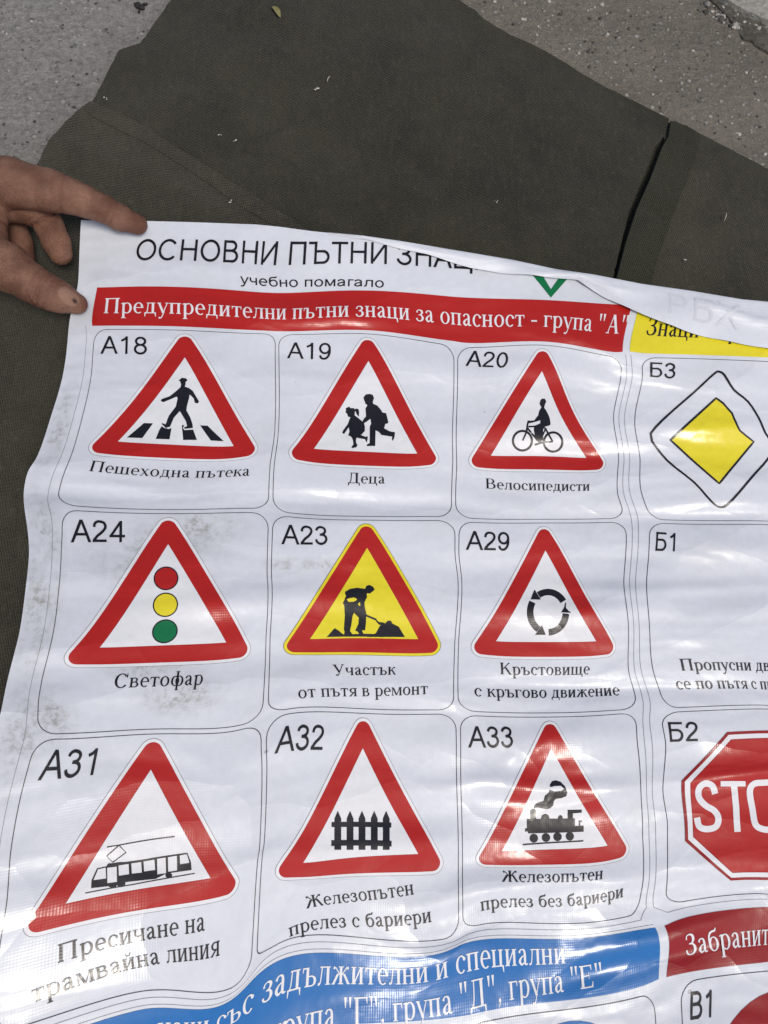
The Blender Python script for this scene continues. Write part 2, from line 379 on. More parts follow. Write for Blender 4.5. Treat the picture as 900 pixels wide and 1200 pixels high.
_row(204, 225, 335, 837, 1096, [(533, 837), (535, 913), (537, 1030), (537.7, 1096)])
_row(208, 225, 335, 838, 1091, [(539, 838), (540, 913), (542, 1030), (543, 1091)])
_row(308, 0, 110, 419, 608, [(728, 419), (727.7, 440), (719, 487), (725, 537), (724, 550), (724, 580), (731, 602), (731.7, 608)])
_row(308, 112.5, 222.5, 612, 832, [(733, 612), (733, 653), (731, 683), (736, 727), (736.7, 787), (745.7, 823), (746, 832)])
_row(308, 225, 335, 835, 1070, [(745.7, 835), (746.7, 870), (750.7, 917), (753, 980), (753, 1037), (751, 1070)])
_row(320.5, 0, 110, 419, 609, [(751, 419), (753, 440), (744, 500), (750, 537), (750.7, 573), (760, 602), (761.7, 609)])
_row(320.5, 112.5, 222.5, 612.7, 830, [(761, 612.7), (760, 653), (757.7, 687), (761, 733), (765.7, 787), (776.7, 823), (778, 830)])
_row(320.5, 225, 335, 835, 1061, [(775, 835), (780, 870), (776.7, 927), (782, 963), (781, 1043), (780, 1061)])
CTRL += [(401, 0, 900, 424), (393, 110, 900, 611), (392, 112.5, 900, 615), (382, 222.5, 900, 827), (380, 225, 900, 831), (377, 335, 900, 1048),
         (0, -29, 114, 337), (0, -2.5, 108, 382), (100, -29, 325, 343.5), (100, -2.5, 325, 388.5), (206, -29, 533, 348), (206, -2.5, 534, 400),
         (309.5, -29, 740, 358), (309.5, -2.5, 729.5, 412), (314, -2.5, 738, 412), (398, -2.5, 900, 419), (22, -46, 163, 305), (100, -46, 322, 311),
         (206, -46, 534, 315), (104, 343, 298, 1146), (206, 343, 541, 1107), (309.5, 343, 768, 1087), (206, 371, 545, 1190), (309.5, 371, 772, 1147),
         (315, 343, 779, 1085), (315, 371, 781, 1145), (370, 343, 900, 1063), (368, 371, 900, 1127), (320.5, 375, 797, 1152), (308, 375, 767, 1163),
         (366, 375, 900, 1138), (50, 343, 172, 1182), (0, 343, -6, 1238),
         (-16, -70, 95, 258), (-16, -50, 93, 298), (-16, -29, 91, 335), (-16, 0, 80, 389), (-16, 16, 77, 420), (-16, 30, 72, 447), (-16, 52, 60, 487),
         (-16, 80, 42, 538), (-16, 90, 33, 552), (-16, 101, 28, 575), (-16, 112, 29, 598), (-16, 124, 33, 627), (-16, 134, 34, 650), (-16, 150, 30, 690),
         (-16, 170, 23, 740), (-16, 187, 13, 780), (-16, 208, 2, 830), (-16, 225, -8, 868), (22, -70, 172, 259), (100, -68, 330, 263)]
CTRL += [(104, 371, 294, 1232), (50, 371, 166, 1266)]
CTRL = np.array(CTRL, float)
CTRL[:, 0] = np.interp(CTRL[:, 0], [-50, 100, 104, 204, 208, 500], [-50, 100, 102.2, 202.2, 204.4, 496.4])    # real gap between the cells
SIGN_PX = {(0, 0): [(216.7, 419), (274, 523), (138, 517.7)], (1, 0): [(431.7, 423), (489, 531.7), (367.7, 526)], (2, 0): [(635, 435), (687, 536.7), (575, 534)],
           (0, 1): [(197, 637.7), (265, 753), (116.7, 759)], (1, 1): [(430, 642), (490, 749), (363, 749)], (2, 1): [(639, 645), (698.5, 751.5), (581, 751.5)],
           (0, 2): [(176.7, 901.7), (246.7, 1029), (76.7, 1059)], (1, 2): [(425, 876.7), (490, 1000.7), (355, 1011)], (2, 2): [(645.7, 876.7), (712, 991), (587.5, 997.5)]}
CTRL = np.concatenate([CTRL] + [[(c_ * 102.2 + 49.4 + du, r_ * 112.5 + v_, *p_) for (du, v_), p_ in zip(((0, 17.3), (28.7, 67.2), (-28.7, 67.2)), P_)] for (c_, r_), P_ in SIGN_PX.items()]
                      + [[(204.4 + 49.4 + 28.7 * .482, 17.3 + 49.9 * .482, 655.6, 484)]])
def _U(r2): return np.where(r2 > 1e-12, r2 * np.log(r2 + 1e-12), 0)
_P = CTRL[:, :2]; _n = len(_P)
_A = np.zeros((_n + 3, _n + 3)); _A[:_n, :_n] = _U(((_P[:, None] - _P[None]) ** 2).sum(-1) / 1e4) + 1e-3 * np.eye(_n)
_A[:_n, _n] = 1; _A[:_n, _n + 1:] = _P / 100; _A[_n:, :_n] = _A[:_n, _n:].T
_b = np.zeros((_n + 3, 2)); _b[:_n] = CTRL[:, 2:]
_W = np.linalg.solve(_A, _b)
def uv2px(Q):
    Q = np.asarray(Q, float).reshape(-1, 2); out = np.empty_like(Q)
    for k in range(0, len(Q), 20000):
        q = Q[k:k + 20000]
        out[k:k + 20000] = _U(((q[:, None] - _P[None]) ** 2).sum(-1) / 1e4) @ _W[:_n] + _W[_n] + q / 100 @ _W[_n + 1:]
    return out
def px2uv(X):
    X = np.asarray(X, float).reshape(-1, 2)
    q = np.stack([(X[:, 0] - 110) / 2.1, (X[:, 1] - 387) / 2.05], -1)
    for _ in range(14):
        f = uv2px(q); e = .2
        a = (uv2px(q + [e, 0]) - f) / e; b = (uv2px(q + [0, e]) - f) / e
        det = a[:, 0] * b[:, 1] - a[:, 1] * b[:, 0]; r = X - f
        du = (r[:, 0] * b[:, 1] - r[:, 1] * b[:, 0]) / det; dv = (a[:, 0] * r[:, 1] - a[:, 1] * r[:, 0]) / det
        q = q + np.clip(np.stack([du, dv], -1), -40, 40)
    return q
HC = [11.380, 9.768, -9.900, -26.929, 12.471, 6.522, -45.974, -23.638, 28.702, 8.233, 10.935, 35.209, 23.110, -9.183, -9.490, 32.258, -7.669, -24.309, -15.390, -5.223, -16.340]
def sstep(x, a, b):
    t = np.clip((x - a) / (b - a), 0, 1); return t * t * (3 - 2 * t)
def height(u, v):
    """how far the sheet is lifted off the ground (held up on the left, lying on the right)"""
    un = np.clip((u - 190) / 210, -1.0, 1.02); vn = np.clip((v - 165) / 235, -1.0, 1.0)
    z = 0; k = 0
    for a in range(6):
        for b in range(6 - a):
            z = z + HC[k] * un ** a * vn ** b; k += 1
    z = z + 14
    k = sstep(u, 110, 260) * sstep(-v, -30, 60) * 0.55
    z = z * (1 - k) + 15 * k
    return np.where(z < 13, 13 - 3 * (1 - np.exp(-(13 - z) / 6)), z)
# soft ridges left from the sheet having been rolled, plus broad ones added to catch glare: (v at u=0, slope, width, amplitude, u from, u to)
RIDGES = [(-20, .05, 7, 1.1, 20, 330), (8, .02, 8, .8, 100, 420), (52, -.01, 10, 1.5, 190, 420), (66, .01, 6, -.7, 220, 420), (101, .02, 7, -1.5, -20, 420),
          (122, .02, 9, 1.0, 180, 420), (150, .0, 4, .9, 240, 420), (158, .01, 8, 1.5, 30, 330), (192, .0, 9, -1.1, -20, 200), (206, .01, 6, -1.2, 210, 420),
          (236, .01, 9, 1.2, 100, 420), (263, .0, 5, 1.5, 200, 420), (275, .02, 8, -.5, 180, 420), (250, .0, 27, 2.9, 205, 310), (172, .0, 17, 1.6, 215, 320), (330, .0, 24, 1.6, 190, 300), (290, -.01, 9, 1.4, -20, 260), (318, -.01, 8, 1.1, 150, 420),
          (352, -.01, 8, 1.6, 180, 330), (364, -.02, 7, -1.0, 120, 420)]
# sharper creases: (u, v) to (u, v), half width, height
CREASE_LINES = [(205, 258, 305, 268, 4, 1.3), (300, 262, 420, 250, 4, 1.5), (212, 262, 240, 243, 3, 1.0), (310, 140, 420, 118, 5, 1.2), (300, 158, 420, 166, 4, 1.3), (330, 175, 420, 150, 4, .9),
                (205, 44, 300, 60, 4, 1.2), (300, 48, 420, 40, 4, 1.4), (310, 104, 420, 92, 5, 1.3), (110, 154, 200, 166, 4, 1.1), (205, 150, 300, 166, 4, 1.2), (225, 250, 262, 236, 3, .9),
                (205, 208, 300, 203, 4, -1.1), (330, 318, 420, 298, 5, 1.3), (170, 300, 300, 312, 5, 1.2), (60, 300, 200, 285, 4, 1.0), (240, 362, 300, 345, 4, 1.3), (150, 352, 230, 362, 4, 1.1),
                (20, 100, 110, 106, 5, -1.0), (110, 98, 200, 108, 5, -1.0), (-16, 178, 40, 196, 4, 1.0), (60, 236, 92, 246, 3, .7), (330, 60, 350, 20, 4, .8), (350, 78, 420, 84, 4, 1.0), (250, -24, 300, -12, 4, .8), (40, -42, 120, -36, 6, .9)]
def wrinkle(u, v):
    w_ = np.zeros_like(u)
    for v0, sl, wd, am, ua, ub in RIDGES:
        c = v0 + sl * u + 2.5 * np.sin(u / 37 + v0)
        w_ += am * np.exp(-((v - c) / wd) ** 2) * sstep(u, ua - 30, ua + 40) * sstep(-u, -ub - 30, -ub + 30) * (0.75 + 0.35 * np.sin(u / 29 + v0 * 1.7))
    w_ = w_ * 1.5
    for ua, va, ub, vb, wd, am in CREASE_LINES:
        du, dv = ub - ua, vb - va; L_ = math.hypot(du, dv); t_ = ((u - ua) * du + (v - va) * dv) / L_ ** 2
        dd = ((u - ua) * dv - (v - va) * du) / L_ + 2.0 * np.sin(t_ * 7 + ua)
        wd = wd * 1.35; w_ += .95 * am * np.exp(-np.abs(dd) / wd) * np.sqrt(1 - np.exp(-(dd / wd * 2) ** 2) * .5) * sstep(t_, -.12, .25) * sstep(-t_, -1.12, -.75)
    for pu, pv, pr, pa in ((-9, -14, 13, -1.8), (26, -67, 15, -1.6), (8, -34, 12, 1.0)):       # pressed in by the fingertips
        w_ += pa * np.exp(-((u - pu) ** 2 + (v - pv) ** 2) / pr ** 2)
    w_ += 0.7 * np.sin(u / 47 + v / 90) * np.sin(v / 33 + 1 + u / 140)
    return w_
def pos(Q):
    Q = np.asarray(Q, float).reshape(-1, 2)
    return at(uv2px(Q), height(Q[:, 0], Q[:, 1]) + wrinkle(Q[:, 0], Q[:, 1]))
def pos_n(Q, lift=0.0):
    Q = np.asarray(Q, float).reshape(-1, 2); e = 0.8
    p = pos(Q)
    a = pos(Q + [e, 0]) - pos(Q - [e, 0]); b = pos(Q + [0, e]) - pos(Q - [0, e])
    n = np.cross(b, a); n /= np.linalg.norm(n, axis=1)[:, None]
    return p + n * lift, n

# top outline: the sheet's own edge on the left, the fold on the right
FOLD_PX = [(300, 263), (367, 271), (427, 277), (467, 283), (533, 295), (600, 307), (650, 318), (693, 324), (750, 335), (807, 343), (867, 353), (900, 356), (960, 366)]
fu = px2uv(FOLD_PX)
TU = np.concatenate([[-40, 22], fu[:, 0], [460]]); TV = np.concatenate([[-70, -70], fu[:, 1], [fu[-1, 1] + 2]])
def vtop(u): return np.interp(u, TU, TV)

poster = empty('poster', at((450, 600), 0))
tag(poster, 'large glossy white vinyl poster of printed road signs, its top edge folded over', 'poster')
VB = 495.0
us = np.arange(-16, 423, 1.4); ss = np.linspace(0, 1, 405)
GU, GS = np.meshgrid(us, ss); GV = vtop(GU) + GS * (VB - vtop(GU))
UVs = np.stack([GU.ravel(), GV.ravel()], -1)
Pn, Nn = pos_n(UVs)
nu, nv = len(us), len(ss)
F = [(j * nu + i, (j + 1) * nu + i, (j + 1) * nu + i + 1, j * nu + i + 1) for j in range(nv - 1) for i in range(nu - 1)]
sheet = mesh_obj('sheet', Pn, F, M['white'], poster, uv=UVs, normals=None)

def put(name, mat, adds, holes=(), step=1.6, lift=0.2, parent=poster, label=None, mesh2d=None):
    if mesh2d is None and step: adds = [dens(P, step) for P in adds]; holes = [dens(P, step) for P in holes]
    V, T = mesh2d if mesh2d is not None else cdt(adds, holes, step)
    if len(V) == 0: return None
    V = V.copy(); vt = vtop(V[:, 0]) + 0.4
    V[:, 1] = np.maximum(V[:, 1], vt)
    p, n = pos_n(V, lift)
    T = np.array(T); a = V[T[:, 0]]; b = V[T[:, 1]]; c = V[T[:, 2]]
    ar = (b[:, 0] - a[:, 0]) * (c[:, 1] - a[:, 1]) - (b[:, 1] - a[:, 1]) * (c[:, 0] - a[:, 0])
    T = T[np.abs(ar) > 1e-7]; ar = ar[np.abs(ar) > 1e-7]
    T = np.where((ar > 0)[:, None], T[:, ::-1], T)
    o = mesh_obj(name, p, T, M[mat] if isinstance(mat, str) else mat, parent, uv=V, normals=n)
    if label: o['label'] = label
    return o

# ---------------------------------------------------------- 2D shape helpers (layout mm)
def fillet(P, r, seg=7):
    P = [np.array(q, float) for q in P]; out = []
    for i in range(len(P)):
        a, b, c = P[i - 1], P[i], P[(i + 1) % len(P)]
        d1 = (a - b) / np.linalg.norm(a - b); d2 = (c - b) / np.linalg.norm(c - b)
        ang = math.acos(np.clip(d1 @ d2, -1, 1)); t = r / math.tan(ang / 2)
        bi = (d1 + d2) / np.linalg.norm(d1 + d2); ctr = b + bi * r / math.sin(ang / 2)
        s0 = b + d1 * t - ctr; s1 = b + d2 * t - ctr
        a0 = math.atan2(s0[1], s0[0]); a1 = math.atan2(s1[1], s1[0])
        da = (a1 - a0 + math.pi) % (2 * math.pi) - math.pi
        for k in range(seg + 1):
            th = a0 + da * k / seg; out.append(ctr + r * np.array([math.cos(th), math.sin(th)]))
    return out
def offset(P, d):
    """move every side of a convex polygon outwards by d"""
    P = [np.array(q, float) for q in P]; n = len(P); c = sum(P) / n; L = []
    for i in range(n):
        a, b = P[i], P[(i + 1) % n]; t = (b - a) / np.linalg.norm(b - a); nn = np.array([t[1], -t[0]])
        if nn @ (a - c) < 0: nn = -nn
        L.append((a + nn * d, t))
    out = []
    for i in range(n):
        (p, t), (q, s) = L[i - 1], L[i]
        k = np.linalg.solve(np.array([t, -s]).T, q - p); out.append(p + t * k[0])
    return out
def dens(P, st=1.5):
    out = []
    for i in range(len(P)):
        a, b = np.array(P[i], float), np.array(P[(i + 1) % len(P)], float); n = max(1, int(np.linalg.norm(b - a) / st))
        out += [a + (b - a) * k / n for k in range(n)]
    return out
def strips(L, wd, closed=False):
    """quads along a polyline of points (x, y) or (x, y, width)"""
    L = [np.array(q, float) for q in L]; W = [q[2] if len(q) > 2 else wd for q in L]; L = [q[:2] for q in L]; n = len(L); A, B = [], []
    for i in range(n):
        p = L[i - 1] if (i or closed) else L[i]; q = L[(i + 1) % n] if (i < n - 1 or closed) else L[i]
        t = q - p; t = t / (np.linalg.norm(t) + 1e-9); nn = np.array([-t[1], t[0]])
        A.append(L[i] + nn * W[i] / 2); B.append(L[i] - nn * W[i] / 2)
    return [[A[i], B[i], B[(i + 1) % n], A[(i + 1) % n]] for i in range(n if closed else n - 1)]
def ring(P, wd):
    Q = strips(P, wd, True); return [[q[0] for q in Q]], [[q[1] for q in Q]]
def smooth_line(P, n=6):
    P = [np.array(q, float) for q in P]
    if len(P) < 3: return P
    out = []
    for i in range(len(P) - 1):
        a = P[max(i - 1, 0)]; b = P[i]; c = P[i + 1]; d = P[min(i + 2, len(P) - 1)]
        for k in range(n):
            t = k / n; out.append(.5 * (2 * b + (c - a) * t + (2 * a - 5 * b + 4 * c - d) * t * t + (3 * b - a - 3 * c + d) * t ** 3))
    out.append(P[-1]); return out
def circle(cx, cy, rx, ry=None, n=40):
    ry = rx if ry is None else ry
    return [(cx + rx * math.cos(2 * math.pi * k / n), cy + ry * math.sin(2 * math.pi * k / n)) for k in range(n)]
def rrect(u0_, v0_, u1_, v1_, r): return fillet([(u0_, v0_), (u1_, v0_), (u1_, v1_), (u0_, v1_)], r, 6)

# ---------------------------------------------------------- serif lettering, drawn by hand stroke by stroke (em units)
TK, TN, SF, SL = .095, .034, .028, .045
X = .45; CP = .66
def st(x, y0=0, y1=X, b=1, t=1, w=TK):
    o = [[(x, y0), (x + w, y0), (x + w, y1), (x, y1)]]
    if b: o.append([(x - SL, y0), (x + w + SL, y0), (x + w + SL, y0 + SF), (x - SL, y0 + SF)])
    if t: o.append([(x - SL, y1 - SF), (x + w + SL, y1 - SF), (x + w + SL, y1), (x - SL, y1)])
    return o
def bar(x0, x1, y, h=TN): return [[(x0, y), (x1, y), (x1, y + h), (x0, y + h)]]
def dg(x0, y0, x1, y1, w=TN): return [[(x0 - w / 2, y0), (x0 + w / 2, y0), (x1 + w / 2, y1), (x1 - w / 2, y1)]]
def sf(xc, y, w=.085): return [[(xc - w, y), (xc + w, y), (xc + w, y + SF), (xc - w, y + SF)]]
def br(*P): return strips(smooth_line(P, 5), .05)
def dot(x, y, r=.045): return [circle(x, y, r, n=12)]
def bowl(cx, cy, rx, ry, a0=0, a1=360, tk=TK, tn=TN, sh=0):
    n = max(6, int((a1 - a0) / 15)); o = []; pt = []
    for k in range(n + 1):
        a = math.radians(a0 + (a1 - a0) * k / n)
        pt.append(((cx + rx * math.cos(a), cy + ry * math.sin(a)), (cx + sh + (rx - tk) * math.cos(a), cy + (ry - tn) * math.sin(a))))
    for k in range(n): o.append([pt[k][0], pt[k + 1][0], pt[k + 1][1], pt[k][1]])
    return o
def serif_glyphs():
    G = {}
    G['п'] = (.53, st(.07) + st(.35) + bar(.02, .49, X - .036, .036))
    G['н'] = (.53, st(.07) + st(.35) + bar(.1, .4, .215))
    G['и'] = (.53, st(.07) + st(.35) + dg(.15, .03, .37, X - .03, .05))
    G['й'] = (.53, G['и'][1] + br((.17, .64, .05), (.19, .57, .03), (.26, .545, .03), (.33, .57, .03), (.35, .64, .05)))
    G['ш'] = (.78, st(.07, b=0) + st(.33, b=0) + st(.59, b=0) + bar(.02, .74, 0, .034))
    G['щ'] = (.80, G['ш'][1] + [[(.70, .034), (.70, 0), (.73, -.14), (.76, -.14), (.76, .034)]])
    G['ц'] = (.54, st(.07, b=0) + st(.34, b=0) + bar(.02, .48, 0, .034) + [[(.44, .034), (.44, 0), (.475, -.14), (.505, -.14), (.505, .034)]])
    G['т'] = (.46, st(.185, t=0) + bar(.03, .435, X - .036, .036) + [[(.03, X), (.03, X - .13), (.05, X - .13), (.075, X - .03)], [(.435, X), (.435, X - .13), (.415, X - .13), (.39, X - .03)]])
    G['г'] = (.41, st(.07, t=0) + bar(.02, .38, X - .036, .036) + [[(.38, X), (.38, X - .14), (.36, X - .14), (.335, X - .03)]])
    G['л'] = (.51, st(.34) + br((.03, .035, .07), (.09, .03, .05), (.13, .12, .04), (.17, X - .02, .04)) + bar(.1, .4, X - .034, .034))
    G['д'] = (.53, st(.32, b=0) + br((.1, .03, .04), (.145, .12, .04), (.175, X - .02, .04)) + bar(.12, .4, X - .034, .034) + bar(.03, .49, 0, .036)
              + [[(.03, .03), (.03, -.14), (.055, -.14), (.085, .0)], [(.49, .03), (.49, -.14), (.465, -.14), (.435, .0)]])
    G['м'] = (.65, st(.07, w=.036) + st(.49) + dg(.12, X, .31, .02, .09) + dg(.32, .02, .5, X, .035))
    G['к'] = (.49, st(.07) + dg(.17, .2, .37, X - .02, .045) + dot(.40, X - .04, .04) + dg(.27, .26, .41, .02, .095) + sf(.425, 0, .06))
    G['ж'] = (.72, st(.31) + dg(.37, .2, .57, X - .02, .045) + dot(.61, X - .04, .04) + dg(.47, .26, .63, .02, .09) + sf(.64, 0, .06)
              + dg(.35, .2, .15, X - .02, .045) + dot(.11, X - .04, .04) + dg(.25, .26, .09, .02, .09) + sf(.08, 0, .06))
    G['я'] = (.49, st(.33) + bowl(.25, .32, .19, .13, 90, 270) + bar(.25, .36, X - .034) + bar(.25, .36, .19) + dg(.28, .2, .1, .02, .075) + sf(.09, 0, .06))
    G['ч'] = (.51, st(.34) + st(.06, .25, X, b=0) + br((.1, .29, .09), (.14, .2, .05), (.24, .185, .035), (.36, .22, .035)))
    G['у'] = (.47, dg(.08, X - .01, .26, .01, .095) + br((.41, X - .02, .032), (.33, .24, .036), (.22, -.1, .036), (.15, -.19, .05), (.07, -.18, .07)) + sf(.08, X - SF, .075) + sf(.4, X - SF, .07))
    G['х'] = (.48, dg(.11, X - .02, .37, .02, .1) + dg(.37, X - .02, .1, .02, .036) + sf(.1, X - SF, .075) + sf(.38, X - SF, .065) + sf(.09, 0, .065) + sf(.38, 0, .075))
    G['о'] = (.5, bowl(.25, .225, .215, .237))
    G['е'] = (.45, bowl(.235, .225, .2, .237, 0, 308, .09, .036, .0) + bar(.08, .43, .225, .033))
    G['с'] = (.43, bowl(.235, .225, .2, .237, 40, 315, .09, .036, .0) + dot(.365, .345, .05))
    G['з'] = (.41, br((.07, .33, .07), (.09, .40, .04), (.18, .437, .034), (.28, .40, .075), (.3, .34, .09), (.25, .265, .05), (.15, .24, .034))
              + br((.16, .245, .034), (.27, .225, .05), (.325, .13, .1), (.27, .04, .06), (.17, .012, .034), (.08, .04, .05), (.05, .11, .075)))
    G['а'] = (.45, br((.08, .34, .085), (.12, .41, .05), (.2, .437, .036), (.28, .40, .07), (.305, .3, .09), (.305, .1, .09), (.33, .03, .06), (.42, .035, .03))
              + br((.3, .27, .034), (.18, .225, .045), (.095, .12, .095), (.14, .035, .07), (.2, .03, .05), (.3, .1, .034)))
    G['р'] = (.51, st(.08, -.21, X, 1, 0) + [[(.08, X), (.02, X - .03), (.02, X - .05), (.12, X - .05)]] + bowl(.27, .225, .205, .237, -125, 130, .095, .034))
    G['ф'] = (.68, st(.295, -.21, .67) + bowl(.24, .225, .195, .235) + bowl(.445, .225, .195, .235))
    G['б'] = (.51, bowl(.26, .21, .21, .222) + br((.10, .2, .09), (.08, .38, .075), (.14, .53, .07), (.27, .585, .06), (.38, .60, .06), (.42, .68, .03)))
    G['в'] = (.48, st(.07) + bar(.1, .28, X - .034) + bar(.1, .28, .225) + bar(.1, .28, 0) + bowl(.26, .345, .13, .105, -90, 90, .08, .034) + bowl(.27, .13, .165, .13, -90, 90, .09, .034))
    G['ъ'] = (.55, st(.15, t=0) + bar(.02, .24, X - .036, .036) + [[(.02, X), (.02, X - .13), (.04, X - .13), (.065, X - .03)]] + bar(.2, .36, 0) + bar(.2, .36, .22) + bowl(.35, .127, .165, .127, -90, 90, .09, .034))
    G['ь'] = (.47, st(.07) + bar(.1, .28, 0) + bar(.1, .28, .22) + bowl(.27, .127, .165, .127, -90, 90, .09, .034))
    # capitals
    c = dict(y1=CP, w=.11)
    G['П'] = (.74, st(.08, **c) + st(.52, **c) + bar(.03, .68, CP - .04, .04))
    G['С'] = (.68, bowl(.35, .33, .3, .345, 38, 322, .115, .036) + br((.585, .68, .02), (.59, .55, .05), (.575, .46, .02)))
    G['У'] = (.68, dg(.12, CP - .01, .36, .2, .115) + br((.57, CP - .02, .036), (.42, .3, .04), (.32, .07, .04), (.24, .0, .06), (.17, .04, .08)) + sf(.12, CP - SF, .1) + sf(.57, CP - SF, .085))
    G['К'] = (.69, st(.08, **c) + dg(.2, .3, .5, CP - .03, .05) + br((.48, .62, .05), (.56, .64, .06)) + dg(.33, .4, .58, .02, .12) + sf(.6, 0, .085))
    G['Ж'] = (.92, st(.41, **c) + dg(.48, .3, .75, CP - .03, .05) + dot(.79, CP - .06, .05) + dg(.61, .4, .83, .02, .115) + sf(.84, 0, .075)
              + dg(.45, .3, .18, CP - .03, .05) + dot(.14, CP - .06, .05) + dg(.32, .4, .1, .02, .115) + sf(.09, 0, .075))
    G['В'] = (.66, st(.08, **c) + bar(.15, .36, CP - .036, .036) + bar(.15, .36, .33, .036) + bar(.15, .36, 0, .036) + bowl(.34, .5, .2, .16, -90, 90, .1, .036) + bowl(.36, .185, .24, .185, -90, 90, .11, .036))
    G['Д'] = (.72, st(.46, 0, CP, 0, 1, .11) + br((.12, .03, .04), (.19, .2, .045), (.22, CP - .02, .045)) + bar(.14, .6, CP - .036, .036) + bar(.03, .68, 0, .04)
              + [[(.03, .03), (.03, -.16), (.055, -.16), (.1, .0)], [(.68, .03), (.68, -.16), (.655, -.16), (.61, .0)]])
    G['З'] = (.55, br((.08, .5, .06), (.11, .6, .045), (.23, .645, .036), (.37, .6, .09), (.4, .5, .115), (.33, .385, .06), (.18, .355, .036))
              + br((.2, .36, .036), (.36, .33, .06), (.44, .19, .12), (.37, .06, .07), (.23, .016, .036), (.1, .06, .06), (.06, .17, .07)))
    G['А'] = (.72, dg(.36, CP + .01, .14, .02, .045) + dg(.36, CP + .01, .59, .02, .12) + bar(.21, .5, .22, .036) + sf(.12, 0, .085) + sf(.6, 0, .1))
    G['Г'] = (.58, st(.08, t=0, **c) + bar(.03, .54, CP - .04, .04) + [[(.54, CP), (.54, CP - .17), (.515, CP - .17), (.48, CP - .03)]])
    G['Е'] = (.62, st(.08, t=0, b=0, **c) + bar(.03, .54, CP - .04, .04) + bar(.03, .56, 0, .04) + bar(.15, .42, .33, .036) + [[(.54, CP), (.54, CP - .16), (.515, CP - .16), (.48, CP - .03)], [(.56, 0), (.575, .17), (.55, .17), (.5, .03)], [(.42, .24), (.42, .45), (.4, .45), (.4, .24)]])
    G['"'] = (.41, [[(.06, .68), (.16, .68), (.125, .42), (.095, .42)], [(.24, .68), (.34, .68), (.305, .42), (.275, .42)]])
    G['-'] = (.34, [[(.04, .19), (.30, .19), (.30, .25), (.04, .25)]])
    G[','] = (.25, dot(.12, .045, .05) + [[(.16, .06), (.17, .02), (.09, -.13), (.07, -.115), (.11, .0)]])
    G[' '] = (.25, [])
    return G
GL = serif_glyphs(); GC = {}
def glyph(ch):
    if ch not in GC:
        ad, P = GL[ch]
        GC[ch] = (ad,) + (cdt(P, step=.11) if P else (np.zeros((0, 2)), []))
    return GC[ch]
def serif_mesh(s):
    V, T, x, n, pen = [], [], 0.0, 0, [0.0]
    for ch in s:
        ad, v, t = glyph(ch)
        if len(v):
            V.append(v + [x, 0]); T += [tuple(i + n for i in f) for f in t]; n += len(v)
        x += ad * 1.0; pen.append(x)
    return np.concatenate(V), T, pen
SW = .088
def ln(*P): return strips(P, SW)
def cv(*P): return strips(smooth_line(P, 6), SW)
def oring(cx, cy, rx, ry, a0=0, a1=360, w=SW):
    n = max(8, int((a1 - a0) / 11))
    return strips([(cx + rx * math.cos(math.radians(a0 + (a1 - a0) * k / n)), cy + ry * math.sin(math.radians(a0 + (a1 - a0) * k / n))) for k in range(n + 1)], w)
